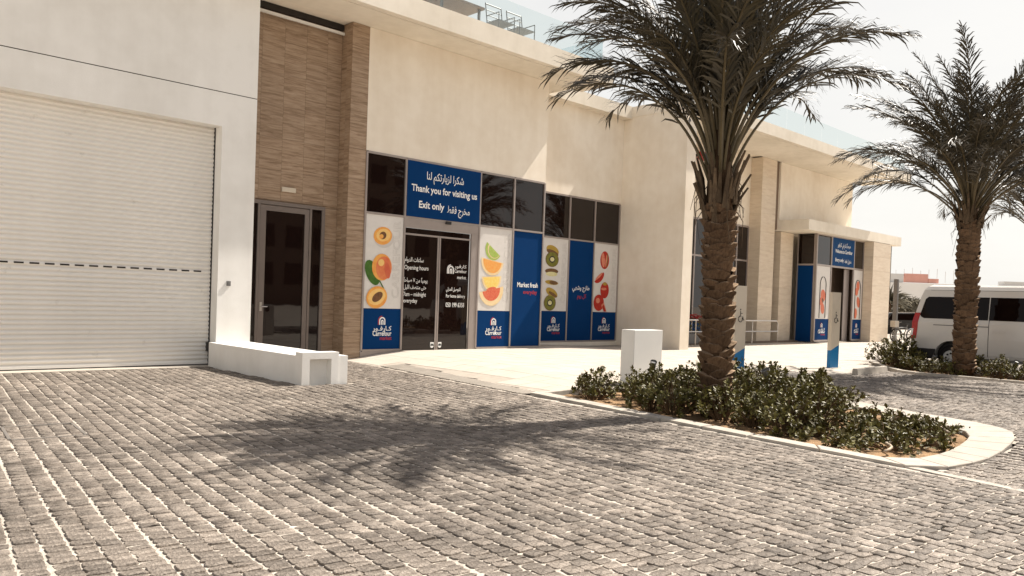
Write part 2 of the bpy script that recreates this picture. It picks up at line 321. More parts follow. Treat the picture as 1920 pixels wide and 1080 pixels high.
def flat(name, pts, y, m, parent, d=.0015):
    """thin printed shape on a facade plane (x,z points) standing at depth y"""
    return MB().prism([(p[0], y, p[1]) for p in pts], (0, d, 0)).build(name, m, parent)
def ell(cx, cz, rx, rz, rot=0, n=20, a0=0, a1=360):
    full = a1-a0 >= 360; k = n if full else n+1; o = []
    for i in range(k):
        a = R(a0+(a1-a0)*i/n); x, z = rx*math.cos(a), rz*math.sin(a); c, s_ = math.cos(R(rot)), math.sin(R(rot)); o.append((cx+x*c-z*s_, cz+x*s_+z*c))
    return o

# ------------------------------------------------------------------ ground levels
def sstep(a, b, x): t = np.clip((x-a)/(b-a), 0, 1); return t*t*(3-2*t)
def G(x, y):
    x = np.asarray(x, float); y = np.asarray(y, float)
    plaza = -.1*(1-sstep(9.5, 14, y))*np.ones_like(x); plaza = np.minimum(plaza, -.1*sstep(19, 23, x))
    t = sstep(10.9, 13.2, x-.03*(y-10))
    return -.2*(1-t)+plaza*t
def inpoly(px, py, poly):
    px = np.asarray(px); py = np.asarray(py); c = np.zeros(px.shape, bool); n = len(poly)
    for i in range(n):
        x0, y0 = poly[i]; x1, y1 = poly[(i+1) % n]
        h = ((y0 > py) != (y1 > py)); c ^= h & (px < (x1-x0)*(py-y0)/((y1-y0) if y1 != y0 else 1e-9)+x0)
    return c
def seen(x, y, z, m=140):
    d = np.stack([x, y, z-1.55], -1); de = d@np.array(fw)
    u = 960+1510.98*(d@np.array(r2))/np.maximum(de, .1); v = 582.76-1510.98*(d@np.array(u2))/np.maximum(de, .1)
    return (de > .5) & (u > -m) & (u < 1920+m) & (v < 1080+m) & (v > -m), u, v, de

BOUND = [(11.36, 18.4), (11.23, 16.1), (10.44, 10.4), (9.80, 5.5), (9.55, 3.4), (9.26, 2.16), (8.6, -1.5)]
DRIVE = [(-8, 17.42), (7.58, 17.42), (7.58, 13.3), (8.6, 13.3), (8.6, 18.4)]+BOUND+[(8.6, -3), (-8, -3)]
ISLAND = [(10.60, 10.4), (9.80, 5.5), (9.55, 3.4), (9.75, 3.10), (10.14, 3.0), (11.02, 2.92), (12.17, 2.98), (12.93, 3.14), (13.4, 3.5), (13.62, 3.9), (13.9, 4.7), (15.17, 7.43), (15.9, 9.05), (12.9, 9.3), (11.6, 10.4)]
INNER = [(10.86, 10.1), (10.05, 5.5), (9.83, 3.75), (10.0, 3.5), (10.4, 3.42), (11.1, 3.40), (12.0, 3.46), (12.45, 3.6), (12.8, 3.95), (13.35, 5.0), (14.6, 7.45), (15.3, 8.85), (12.8, 9.05), (11.5, 10.05)]
BED2 = [(26.3, 10.6), (24.9, 9.75), (23.3, 8.6), (22.95, 8.0), (22.95, -2), (25.3, -2), (25.3, 8.2), (26.6, 9.6)]
PARK = BOUND[5:]+[(8.6, -3), (22.75, -3), (22.75, 8.05), (23.1, 8.8), (22.9, 9.05), (15.9, 9.05), (15.17, 7.43), (13.9, 4.7), (13.62, 3.9), (13.4, 3.5), (12.93, 3.14), (12.17, 2.98), (11.02, 2.92), (10.14, 3.0), (9.75, 3.1), (9.55, 3.4)]
PLAZA = [(11.36, 18.4), (11.23, 16.12), (11.83, 15.97), (10.93, 10.42), (11.6, 10.4), (12.9, 9.3), (15.9, 9.05), (22.9, 9.05), (24.9, 9.75), (26.3, 10.6), (27.2, 10.4), (40, 8), (60, 8), (60, 30), (44, 30), (44, 18), (38, 18), (38, 19), (34, 19), (34, 19.6), (25, 19.6), (25, 16.7), (24.6, 16.7), (24.6, 19.6), (18.7, 19.6), (18.7, 18.0), (12, 18.0)]

def sheet(name, poly, m, dz, step, amp=0, extra=None):
    xs = np.arange(min(p[0] for p in poly)-step, max(p[0] for p in poly)+step, step); ys = np.arange(min(p[1] for p in poly)-step, max(p[1] for p in poly)+step, step)
    X, Y = np.meshgrid(xs, ys, indexing='ij'); Z = G(X, Y)+dz
    if amp:
        D_ = np.array([[amp*.9*noise.noise((x*.8, y*.8, 3.1))+amp*1.15*noise.noise((x*5, y*5, 9.7)) for y in ys] for x in xs]); Z = np.minimum(Z+D_, G(X, Y)-.0066) if dz < -.008 and amp < .02 else Z+D_
    nx, ny = X.shape; idx = np.arange(nx*ny).reshape(nx, ny)
    cx = (X[:-1, :-1]+X[1:, 1:])/2; cy = (Y[:-1, :-1]+Y[1:, 1:])/2; k = inpoly(cx, cy, poly)
    f = np.stack([idx[:-1, :-1], idx[1:, :-1], idx[1:, 1:], idx[:-1, 1:]], -1)[k]
    me = bpy.data.meshes.new(name); me.from_pydata(np.stack([X, Y, Z], -1).reshape(-1, 3).tolist(), [], f.tolist()); me.materials.append(m)
    bm = bmesh.new(); bm.from_mesh(me); bmesh.ops.delete(bm, geom=[v for v in bm.verts if not v.link_faces], context='VERTS'); bm.to_mesh(me); bm.free()
    me.polygons.foreach_set('use_smooth', [True]*len(me.polygons))
    return tag(link(name, me), kind='structure')

GRD = MB().add([(-400, -400, -.42), (900, -400, -.42), (900, 900, -.42), (-400, 900, -.42)], [(0, 1, 2, 3)]).build('ground', M['sandroad'])
GRD['kind'] = 'structure'
far = MB().add([(22, -60, -.16), (300, -60, -.16), (300, 300, -.16), (22, 300, -.16)], [(0, 1, 2, 3)]).build('pavement', M['sandroad']); far['kind'] = 'structure'

# ---- setts
A8 = R(7.5); E1 = np.array([math.sin(A8), math.cos(A8)]); E2 = np.array([math.cos(A8), -math.sin(A8)])
def setts(name, poly, bedname, seed, wid=.158, length=.106):
    rng = np.random.default_rng(seed)
    bed = sheet(bedname, poly, M['joint'], -.0088, .09, .0085)
    P = np.array(poly); a = P@E2; b = P@E1; cs = []
    a0 = a.min()
    nrow = int((a.max()-a0)/wid)
    for i in range(nrow):
        s = b.min()+rng.uniform(0, length); wob = rng.uniform(0, 6.28)
        L = []
        while s < b.max(): l = length*rng.uniform(.74, 1.28); L.append((s, l)); s += l
        L = np.array(L); q = a0+(i+.5)*wid+.008*np.sin(L[:, 0]*1.7+wob)
        x = q[:, None]*E2+(L[:, 0]+L[:, 1]/2)[:, None]*E1; cs.append(np.column_stack([x, L[:, 1]]))
    cs = np.concatenate(cs); z = G(cs[:, 0], cs[:, 1]); k, u, v, de = seen(cs[:, 0], cs[:, 1], z)
    pl = inpoly(cs[:, 0], cs[:, 1], poly); k &= pl
    cs = cs[k]; z = z[k]; u = u[k]; v = v[k]; de = de[k]; n = len(cs)
    # eight-corner outline per stone
    hw = wid/2-rng.uniform(.0045, .0085, n); hl = cs[:, 2]/2-rng.uniform(.004, .008, n)
    ch = rng.uniform(.010, .022, (n, 4))
    sg = [(1, 1), (-1, 1), (-1, -1), (1, -1)]; ring = np.zeros((n, 8, 2))
    for j, (sx, sy) in enumerate(sg):
        p1 = np.stack([sx*(hw-(ch[:, j] if sx*sy < 0 else 0)), sy*(hl-(0 if sx*sy < 0 else ch[:, j]))], -1)
        p2 = np.stack([sx*(hw-(0 if sx*sy < 0 else ch[:, j])), sy*(hl-(ch[:, j] if sx*sy < 0 else 0))], -1)
        # keep anticlockwise order
        ring[:, 2*j] = np.stack([sx*hw, sy*(hl-ch[:, j])], -1) if sx*sy > 0 else np.stack([sx*(hw-ch[:, j]), sy*hl], -1)
        ring[:, 2*j+1] = np.stack([sx*(hw-ch[:, j]), sy*hl], -1) if sx*sy > 0 else np.stack([sx*hw, sy*(hl-ch[:, j])], -1)
    ring += rng.normal(0, .0042, ring.shape)
    tilt = np.clip(rng.normal(0, .032, (n, 2)), -.06, .06); dz = np.clip(rng.normal(.0004, .0022, n), -.003, .006)
    th = rng.normal(0, .03, n); c, s_ = np.cos(th), np.sin(th)
    def loc(r, h):
        x = r[..., 0]*c[:, None]-r[..., 1]*s_[:, None]; y = r[..., 0]*s_[:, None]+r[..., 1]*c[:, None]
        zz = h+dz[:, None]+r[..., 0]*tilt[:, :1]+r[..., 1]*tilt[:, 1:]
        return np.stack([x*E2[0]+y*E1[0], x*E2[1]+y*E1[1], zz], -1)
    low = loc(ring, np.full((n, 8), -.05)); mid = loc(ring*.99, np.full((n, 8), -.0035)+rng.normal(0, .0012, (n, 8)))
    hi = loc(ring*.93, rng.normal(.0006, .0016, (n, 8))); ctr = loc(np.zeros((n, 1, 2)), rng.normal(.0012, .0016, (n, 1)))
    V = np.concatenate([low, mid, hi, ctr], 1)
    F = [(i, (i+1) % 8, 8+(i+1) % 8, 8+i) for i in range(8)]+[(8+i, 8+(i+1) % 8, 16+(i+1) % 8, 16+i) for i in range(8)]
    T = [(16+i, 16+(i+1) % 8, 24) for i in range(8)]
    near = np.zeros(n, bool); vis = np.where((u > 0) & (u < 1920) & (v < 1080))[0]
    near[vis[np.argsort(de[vis])[:300]]] = True
    W = V+np.column_stack([cs[:, :2], z])[:, None, :]
    for i in np.where(near)[0]:
        me = bpy.data.meshes.new('sett'); me.from_pydata(V[i].tolist(), [], F+T); me.materials.append(M['sett'])
        o = bpy.data.objects.new('sett', me); COL.objects.link(o); o.location = (cs[i, 0], cs[i, 1], z[i]); o.parent = bed
    Wf = W[~near]; m = len(Wf); base = (np.arange(m)*25)[:, None, None]
    q = (np.array(F)[None]+base).reshape(-1, 4); t = (np.array(T)[None]+base).reshape(-1, 3)
    me = bpy.data.meshes.new('setts'); me.vertices.add(m*25); me.vertices.foreach_set('co', Wf.ravel())
    me.loops.add(q.size+t.size); me.loops.foreach_set('vertex_index', np.concatenate([q.ravel(), t.ravel()]).astype(np.int32))
    me.polygons.add(len(q)+len(t)); ls = np.concatenate([np.arange(len(q))*4, q.size+np.arange(len(t))*3]); me.polygons.foreach_set('loop_start', ls.astype(np.int32))
    me.update(calc_edges=True); me.validate(); me.materials.append(M['sett'])
    o = link('setts', me, bed); o['kind'] = 'stuff'; return bed, n
COVER = [(2.32, 11.05), (3.05, 10.95), (2.95, 10.0), (2.2, 10.1)]
print('setts', setts('sett', DRIVE, 'cobbled_driveway', 3)[1])
print('setts', setts('sett', PARK, 'cobbled_parking', 5)[1])

# ---- plaza pavers
plz = sheet('plaza_pavement', PLAZA, M['paverbed'], -.006, .25)
cells = [(11+.6*i, 8.2+.6*j) for i in range(62) for j in range(18)]
cells = [(x, y) for x, y in cells if inpoly(np.array([x]), np.array([y]), PLAZA)[0] and inpoly(np.array([x-.2]), np.array([y]), PLAZA)[0] and not any(inpoly(np.array([x+i_*.3]), np.array([y+j_*.3]), [(10.9, 16.3), (10.2, 10.2), (10.95, 10.2), (11.85, 16.1)])[0] for i_ in (-1, 0, 1) for j_ in (-1, 0, 1))]
cells.sort(key=lambda c: (c[0]**2+c[1]**2)); rest = MB(); tm = {}
for i, (x, y) in enumerate(cells):
    h = .297; zs = [float(G(x+sx*h, y+sy*h)) for sx, sy in ((-1, -1), (1, -1), (1, 1), (-1, 1))]; j = random.uniform(-.0012, .0012)
    vs = [(x+sx*h, y+sy*h, z-.02) for (sx, sy), z in zip(((-1, -1), (1, -1), (1, 1), (-1, 1)), zs)]+[(x+sx*(h-.003), y+sy*(h-.003), z+j) for (sx, sy), z in zip(((-1, -1), (1, -1), (1, 1), (-1, 1)), zs)]
    fs = [(4, 5, 6, 7)]+[(a, (a+1) % 4, 4+(a+1) % 4, 4+a) for a in range(4)]
    if i < 300: MB().add(vs, fs).build('paver', M['paver'], plz)
    else: rest.add(vs, fs)
rest.build('pavers', M['paver'], plz, kind='stuff')

# ribbed tactile strip between the cobbles and the plaza
T0, T1, T2, T3 = Vector((11.24, 16.1, 0)), Vector((10.45, 10.43, 0)), Vector((10.92, 10.43, 0)), Vector((11.82, 15.95, 0))
base, ribs = MB(), MB(); NR = 44
def zz(p, h): return Vector((p.x, p.y, float(G(p.x, p.y))+h))
for k in range(NR):
    f0, f1, f2 = k/NR, (k+.5)/NR, (k+1)/NR
    a0, a1, a2 = (T0.lerp(T1, f) for f in (f0, f1, f2)); b0, b1, b2 = (T3.lerp(T2, f) for f in (f0, f1, f2))
    base.add([zz(a0, -.003), zz(a2, -.003), zz(b2, -.003), zz(b0, -.003)], [(0, 1, 2, 3)])
    lo_ = [zz(p, -.01) for p in (a0, a1, b1, b0)]; hi_ = [zz(p, .010) for p in (a0, a1, b1, b0)]
    ribs.add(lo_+hi_, [(4, 5, 6, 7), (0, 1, 5, 4), (1, 2, 6, 5), (2, 3, 7, 6), (3, 0, 4, 7)])
dr = base.build('tactile_paving', M['grate']); tag(dr, kind='structure'); ribs.build('ribs', M['concrete'], dr, kind='stuff')
STRIP = [(11.15, 16.25), (10.2, 10.2), (11.05, 10.2), (11.95, 16.1)]

# ---- kerbs
def kerb_run(parent, pts, w_, h, n_len, name='kerb_stone', side=1, m='concrete'):
    pts = [Vector((p[0], p[1], 0)) for p in pts]; seg = []
    for a, b in zip(pts, pts[1:]):
        L = (b-a).length; k = max(1, round(L/n_len)); seg += [(a+(b-a)*i/k, a+(b-a)*(i+1)/k) for i in range(k)]
    for a, b in seg:
        d = (b-a).normalized(); nn = Vector((-d.y, d.x, 0))*side; g = .004
        q = [a+d*g, b-d*g, b-d*g+nn*w_, a+d*g+nn*w_]; mb = MB(); zt = [float(G(p.x, p.y))+h for p in q]
        b_ = .008; c = sum(q, Vector())/4
        vs = [(p.x, p.y, -.45) for p in q]+[(p.x, p.y, z-b_) for p, z in zip(q, zt)]+[(p.x+(c.x-p.x)*b_/.15, p.y+(c.y-p.y)*b_/.15, z) for p, z in zip(q, zt)]
        mb.add(vs, [(i, (i+1) % 4, 4+(i+1) % 4, 4+i) for i in range(4)]+[(4+i, 4+(i+1) % 4, 8+(i+1) % 4, 8+i) for i in range(4)]+[(8, 9, 10, 11)])
        mb.build(name, M[m], parent)
def ring_stones(parent, outer, inner, sub, h=.05):
    """stones filling the band between two matching outlines"""
    for i in range(len(outer)-1):
        k = sub[i] if i < len(sub) else 1
        for j in range(k):
            f0, f1 = j/k+.006, (j+1)/k-.006
            L = lambda a, b, t: (a[0]+(b[0]-a[0])*t, a[1]+(b[1]-a[1])*t)
            q = [L(outer[i], outer[i+1], f0), L(outer[i], outer[i+1], f1), L(inner[i], inner[i+1], f1), L(inner[i], inner[i+1], f0)]
            z = [float(G(*p))+h for p in q]; c = (sum(p[0] for p in q)/4, sum(p[1] for p in q)/4)
            vs = [(*p, -.45) for p in q]+[(*p, zz-.008) for p, zz in zip(q, z)]+[(p[0]+(c[0]-p[0])*.03, p[1]+(c[1]-p[1])*.03, zz) for p, zz in zip(q, z)]
            MB().add(vs, [(a, (a+1) % 4, 4+(a+1) % 4, 4+a) for a in range(4)]+[(4+a, 4+(a+1) % 4, 8+(a+1) % 4, 8+a) for a in range(4)]+[(8, 9, 10, 11)]).build('kerb_stone', M['concrete'], parent)
isl = sheet('planting_bed', INNER, M['soil'], -.03, .12, .03)
kb = bpy.data.objects.new('kerb', None); COL.objects.link(kb); tag(kb, kind='structure')
def chaikin(P, n=2):
    for _ in range(n):
        Q = [P[0]]
        for a, b in zip(P, P[1:]): Q += [(a[0]*.75+b[0]*.25, a[1]*.75+b[1]*.25), (a[0]*.25+b[0]*.75, a[1]*.25+b[1]*.75)]
        P = Q+[P[-1]]
    return P
_o = [ISLAND[0], ISLAND[1], ISLAND[2]]+chaikin(ISLAND[2:11])[1:]+[ISLAND[11]]; _i = [INNER[0], INNER[1], INNER[2]]+chaikin(INNER[2:11])[1:]+[INNER[11]]
# merge the smooth outline into stones of a constant length
_ro, _ri, acc = [_o[0]], [_i[0]], 0
for k_ in range(1, len(_o)):
    acc += math.dist(_o[k_], _o[k_-1])
    if acc > .42 or k_ in (1, 2) or k_ >= len(_o)-2: _ro.append(_o[k_]); _ri.append(_i[k_]); acc = 0
ring_stones(kb, _ro, _ri, [max(1, round(math.dist(p, q)/.85)) for p, q in zip(_ro, _ro[1:])], .028)
kerb_run(kb, [(10.86, 10.1), (10.60, 10.4), (11.6, 10.4), (12.9, 9.3), (15.9, 9.05)], .14, .02, 1, side=-1)
kerb_run(kb, BOUND[4:], .13, .006, 1.0, side=1)                       # flush strip running on from the island
kerb_run(kb, [(15.95, 8.98), (22.85, 8.98)], .16, .012, 1.0, side=1)
kerb_run(kb, [(26.3, 10.6), (24.9, 9.75), (23.3, 8.6), (22.95, 8.0), (22.95, -2)], .16, .05, 1.0, side=1)
b2 = sheet('planting_bed', [(26.2, 10.4), (24.95, 9.55), (23.45, 8.45), (23.1, 7.95), (23.1, -2), (25.2, -2), (25.2, 8.2), (26.4, 9.6)], M['soil'], .0, .15, .03)
mh = MB()
for a, b in zip(COVER, COVER[1:]+COVER[:1]):
    A = Vector((*a, -.199)); B = Vector((*b, -.199)); d = (B-A).normalized(); n_ = Vector((-d.y, d.x, 0)); mh.obox((A+B)/2+Vector((0, 0, .002)), (B-A)/2+d*.014, n_*.016, Vector((0, 0, .006)))
top(mh.build('manhole_frame', M['steel']), 'thin pale metal rim of an inset manhole cover flush in the cobbles', 'manhole cover')

# ------------------------------------------------------------------ the building
B = thing('shop_building', 'long cream flat-roofed shop building with a white garage end and overhanging canopies', 'building', (11, 18, 0))
YG, YF, Y2 = 17.48, 18.0, 19.6
# white garage wall round the shutter opening, with a recessed joint at 5.9 m
g = MB(); OPX = 7.755
g.box(-9, -3.2, YG, YG+.6, -.4, 5.885).box(-3.2, OPX, YG, YG+.6, 5.14, 5.885).box(OPX, 8.56, YG, YG+.6, -.4, 5.885)
g.box(-9, 8.56, YG, YG+.6, 5.905, 9.05)
g.build('garage_wall', M['white'], B); BX('wall_joint', M['dark'], B, -9, 8.555, YG+.015, YG+.5, 5.886, 5.904)
BX('garage_side_wall', M['white'], B, 8.2, 8.558, YG+.601, 18.5, -.4, 9.05)
# recess wall with veined cladding panels
RY = 18.5
BX('recess_wall', M['vein'], B, 8.2, 11.6, RY+.03, RY+.3, -.4, 8.6)
cl = MB().box(11.40, 11.86, YF+.03, RY+.2, -.4, 8.515).build('clad_pillar', M['vein'], B)
rw = MB().box(8.3, 11.36, RY+.022, RY+.028, 3.80, 8.50).build('cladding_backing', M['dark'], B)
zb = [-.25, .5, 1.3, 2.1, 2.9, 3.7, 4.5, 5.3, 6.1, 6.9, 7.7, 8.515]
for i, (a, b) in enumerate(zip(zb, zb[1:])):
    c_ = float(a)
    BX('cladding_panel', M['vein'], cl, 11.37, 11.885, YF, YF+.029, a+.002, b-.002)
    BX('cladding_panel', M['vein'], cl, 11.37, 11.398, YF+.031, YF+.25, a+.002, b-.002); BX('cladding_panel', M['vein'], cl, 11.37, 11.398, YF+.254, RY-.001, a+.002, b-.002)
    xs = [8.562, 9.15, 9.75, 10.35, 10.95, 11.368]
    for p, q in zip(xs, xs[1:]):
        if b > 3.75:
            BX('cladding_panel', M['vein'], rw, p+.002, q-.002, RY, RY+.021, max(a, 3.76)+.002, b-.002)
        elif p > 10.9:
            BX('cladding_panel', M['vein'], rw, max(p, 11.0)+.002, q-.002, RY, RY+.021, a+.002, b-.002)
BX('recess_header', M['dark'], B, 8.57, 11.36, RY-.09, RY-.001, 8.36, 8.515)
top(BX('strip_light', M['box'], None, 8.7, 11.35, 18.36, 18.42, 8.235, 8.30), 'long thin white strip light under the canopy over the clad recess', 'light')
# first shop wall, above and behind its glazing
BX('front_wall', M['cream'], B, 11.887, 18.70, YF, YF+.35, 5.30, 8.515)
BX('return_wall', M['cream'], B, 18.35, 18.70, YF+.351, Y2, 5.30, 8.515)
BX('front_wall', M['cream'], B, 18.2, 24.615, Y2, Y2+.3, 5.345, 8.56)
# pier standing forward at the end of the second bay
BX('corner_pier', M['cream'], B, 24.62, 25.19, 16.69, 20.2, -.3, 8.62)
BX('parapet', M['cream'], B, 24.60, 25.20, 16.685, 20.2, 8.622, 9.02)
BX('parapet', M['fascia'], B, 18.71, 24.598, 19.21, 20.2, 8.56, 9.03)
# canopies: slab, lip and groove
def canopy(x0, x1, yf, yb, z0, z1, end=True):
    m = MB(); m.box(x0, x1, yf, yf+.2, z0, z1).box(x0, x1, yf+.2, yf+.235, z0+.03, z1)
    if end: m.box(x1-.2, x1, yf+.2, yb, z0, z1).box(x1-.235, x1-.2, yf+.235, yb, z0+.03, z1).box(x0, x1-.235, yf+.235, yb, z0, z1)
    else: m.box(x0, x1, yf+.235, yb, z0, z1)
    o = m.build('canopy_roof', [M['fascia']], B); return o
canopy(-9, 20.27, 16.65, 18.0, 8.52, 9.07); BX('roof_slab', M['fascia'], B, -9, 20.0, 18.001, 30, 8.6, 9.06); BX('canopy_soffit', M['cream'], B, 8.562, 11.36, 18.001, 18.55, 8.52, 8.598)
canopy(25.21, 45.2, 16.4, 19.0, 8.52, 8.98); BX('roof_slab', M['fascia'], B, 25.21, 44.0, 19.001, 32, 8.57, 8.97); BX('roof_slab', M['fascia'], B, 20.0, 25.2, 20.21, 30, 8.5, 8.95)
# right wing walls
BX('front_wall', M['cream'], B, 25.19, 35.9, Y2, Y2+.3, 5.32, 8.57); BX('front_wall', M['cream'], B, 35.95, 44.0, 19.0, 19.4, 5.24, 8.515); BX('side_wall', M['cream'], B, 43.6, 44.0, 19.401, 30, -.3, 8.5)
BX('lower_wall', M['cream'], B, 36.0, 43.6, 19.62, 19.9, -.3, 5.24); BX('slot_wall', M['brown'], B, 35.56, 35.94, 19.1, 19.5, 5.3, 8.515)
def stone_pier(x0, x1, yf, yb, z1, step=.62):
    o = MB().box(x0+.03, x1-.03, yf+.03, yb, -.3, z1).build('stone_pier', M['trav'], B); n = round((z1+.12)/step); zz = [-.12+(z1+.12)*i/n for i in range(n+1)]
    for a, b in zip(zz, zz[1:]):
        BX('stone_panel', M['trav'], o, x0, x1, yf, yf+.028, a+.0025, b-.0025)
        BX('stone_panel', M['trav'], o, x0, x0+.028, yf+.03, yb, a+.0025, b-.0025); BX('stone_panel', M['trav'], o, x1-.028, x1, yf+.03, yb, a+.0025, b-.0025)
    return o
stone_pier(34.22, 35.55, 19.0, 19.6, 8.515, .9); stone_pier(36.2, 37.45, 19.0, 19.61, 5.22, .9); stone_pier(43.42, 45.75, 17.5, 18.6, 5.23, .75)
# entrance porch roof
po = MB().box(35.95, 47.15, 17.5, 18.999, 5.25, 5.74).build('porch_roof', M['fascia'], B)
MB().tube([(46.02, 17.6, 5.2), (46.02, 17.6, 2.9)], .035).build('downpipe', M['metal'], B)

# ---- glazing
def frame_grid(parent, xs, zs, y, t=.055, d=.07, name='window_frame', skip=()):
    m = MB()
    for x in xs: m.box(x-t/2, x+t/2, y, y+d, zs[0], zs[-1])
    for i, z in enumerate(zs):
        for a, b in zip(xs, xs[1:]):
            if (i, xs.index(a)) in skip: continue
            m.box(a+t/2, b-t/2, y+.004, y+d, z-t/2, z+t/2)
    return m.build(name, M['alu'], parent)
def pane(x0, x1, y, z0, z1, parent=B, nm='window'): 
    return BX(nm, M['glass'], parent, x0, x1, y, y+.02, z0, z1)
X1 = [11.915, 13.195, 15.93, 17.335, 18.675]
w1 = frame_grid(B, X1, [.03, 3.68, 5.27], 17.975, skip=((0, 1),))
for a, b in zip(X1, X1[1:]): pane(a+.03, b-.03, 18.02, 3.71, 5.24)
for i in (0, 2, 3): pane(X1[i]+.03, X1[i+1]-.03, 18.02, .06, 3.65)
BX('plinth', M['alu'], B, 11.89, 13.19, 17.985, 18.3, -.25, .0)
BX('glazing_return', M['alu'], B, 18.62, 18.70, 18.05, 19.59, -.05, 5.295)
X2 = [18.9, 20.32, 21.70, 23.10, 24.55]
frame_grid(B, X2, [.06, 3.76, 5.31], 19.575)
for a, b in zip(X2, X2[1:]): pane(a+.03, b-.03, 19.62, 3.79, 5.28); pane(a+.03, b-.03, 19.62, .09, 3.73)
BX('plinth', M['cream'], B, 18.72, 24.6, 19.56, 19.9, -.2, .03)
X3 = [25.25, 27.5, 29.75, 32.0, 33.2, 34.19]
frame_grid(B, X3, [.02, 3.7, 5.29], 19.575, t=.08)
for a, b in zip(X3, X3[1:]): pane(a+.04, b-.04, 19.62, 3.74, 5.25); pane(a+.04, b-.04, 19.62, .9, 3.66); BX('blue_spandrel', M['blue2'], B, a+.04, b-.04, 19.60, 19.64, .06, .895)
pane(35.56, 36.19, 19.5, .0, 5.2); BX('plinth', M['brown'], B, 25.2, 37.8, 18.75, 18.995, -.3, -.03)
# entrance porch glazing
X4 = [37.93, 39.55, 42.2, 43.42]
frame_grid(B, X4, [.0, 3.73, 5.24], 17.98, t=.09, skip=((0, 1),))
for a, b in zip(X4, X4[1:]): pane(a+.045, b-.045, 18.03, 3.78, 5.19)
pane(37.98, 39.5, 18.03, .05, 3.68); pane(42.25, 43.37, 18.03, .05, 3.68)
s4 = MB().box(37.89, 37.93, 18.06, 18.14, -.08, 5.24).box(37.89, 37.93, 18.93, 18.99, -.08, 5.24).box(37.89, 37.93, 18.14, 18.93, 3.69, 3.77).build('window_frame', M['alu'], B)
BX('window', M['glass'], B, 37.91, 37.94, 18.141, 18.929, 3.775, 5.24); BX('blue_side_panel', M['blue'], B, 37.9, 37.94, 18.141, 18.929, -.06, 3.685)
BX('porch_back_wall', M['brown'], B, 38.0, 43.40, 18.93, 18.98, -.1, 5.2); BX('porch_side_wall', M['brown'], B, 43.36, 43.41, 18.1, 18.92, -.1, 5.2)
BX('sliding_door', M['alu'], B, 41.55, 42.15, 18.2, 18.24, -.05, 3.67)

# ---- automatic double door in the first bay
dm = MB().box(13.225, 15.9, 17.985, 18.06, 3.40, 3.645).build('door_header', M['alu'], B)
dd = MB().box(13.225, 14.46, 18.05, 18.07, .0, 3.395).build('glass_door', M['glass'], B)
MB().box(13.225, 14.46, 18.035, 18.048, 3.20, 3.25).box(14.405, 14.455, 18.03, 18.048, .0, 3.199).build('door_rail', M['alu'], dd)
de_ = MB().box(14.47, 15.62, 18.05, 18.07, .0, 3.395).build('glass_door', M['glass'], B)
MB().box(14.47, 15.62, 18.035, 18.048, 3.20, 3.25).box(14.475, 14.52, 18.03, 18.048, .0, 3.199).build('door_rail', M['alu'], de_)
BX('door_jamb', M['alu'], B, 15.64, 15.90, 17.99, 18.06, .0, 3.398)
for x, o in ((14.32, dd), (14.60, de_)):
    MB().lathe((x, 18.028, .12), [(.06, 0), (.06, .018)], 14, 'y').box(x-.06, x+.06, 18.028, 18.046, .12, .22).build('lock_plate', M['ink'], o)
MB().box(14.62, 14.80, 17.93, 17.984, 3.60, 3.68).build('door_sensor', M['plastic'], B)
tY = 18.046
for s_, z, h in (('ساعات الدوام', 2.52, .17), ('Opening hours', 2.30, .17), ('يومياً من ٧ صباحاً', 1.95, .16), ('حتى منتصف الليل', 1.76, .16), ('7am – midnight', 1.56, .16), ('everyday', 1.38, .16)):
    text(s_, h, (13.27, tY, z), dd, M['ink'], align='LEFT', bold=.008, width={2.52: .66, 2.30: .84, 1.95: .82, 1.76: .78, 1.56: .78, 1.38: .48}[z])
def logo(cx, cz, s, y, parent, red=True):
    """arch emblem: white pointed-round arch with an inner strip, red arch edge on its left"""
    def arch(r0, r1, x0, h, a0=0, a1=180, n=12):
        o = [(x0+r1*math.cos(R(a0+(a1-a0)*i/n)), h+r1*math.sin(R(a0+(a1-a0)*i/n))) for i in range(n+1)]
        i_ = [(x0+r0*math.cos(R(a1+(a0-a1)*i/n)), h+r0*math.sin(R(a1+(a0-a1)*i/n))) for i in range(n+1)]
        leg0 = [(x0+r0, 0), (x0+r1, 0)] if a0 == 0 else []; leg1 = [(x0-r1, 0), (x0-r0, 0)] if a1 == 180 else []
        return o+leg1+i_+leg0
    q = lambda P: [(cx+p[0]*s, cz+p[1]*s) for p in P]
    m = MB(); 
    for P in (arch(.30, .46, .08, .5), arch(.05, .19, .08, .42)): m.prism([(p[0], y, p[1]) for p in q(P)], (0, .0015, 0))
    m.build('emblem', M['ink'], parent)
    m = MB(); m.prism([(p[0], y, p[1]) for p in q(arch(.50, .62, .08, .5, 95, 180))], (0, .0015, 0)); m.build('emblem', M['redink'] if red else M['ink'], parent)
logo(14.92, 2.20, .24, tY, de_, red=False)
for s_, x, z, h in (('كارفور', 15.30, 2.42, .13), ('Carrefour', 15.30, 2.28, .14), ('market', 15.35, 2.10, .13)): text(s_, h, (x, tY, z), de_, M['ink'], bold=.006, width=.34 if s_ == 'market' else .46)
for s_, z, h in (('للتوصيل المنزلي', 1.75, .14), ('For home delivery', 1.55, .14), ('050 199 6358', 1.29, .185)):
    text(s_, h, (14.78, tY, z), de_, M['ink'], align='LEFT', bold=.008, width={1.75: .54, 1.55: .72, 1.29: .70}[z])

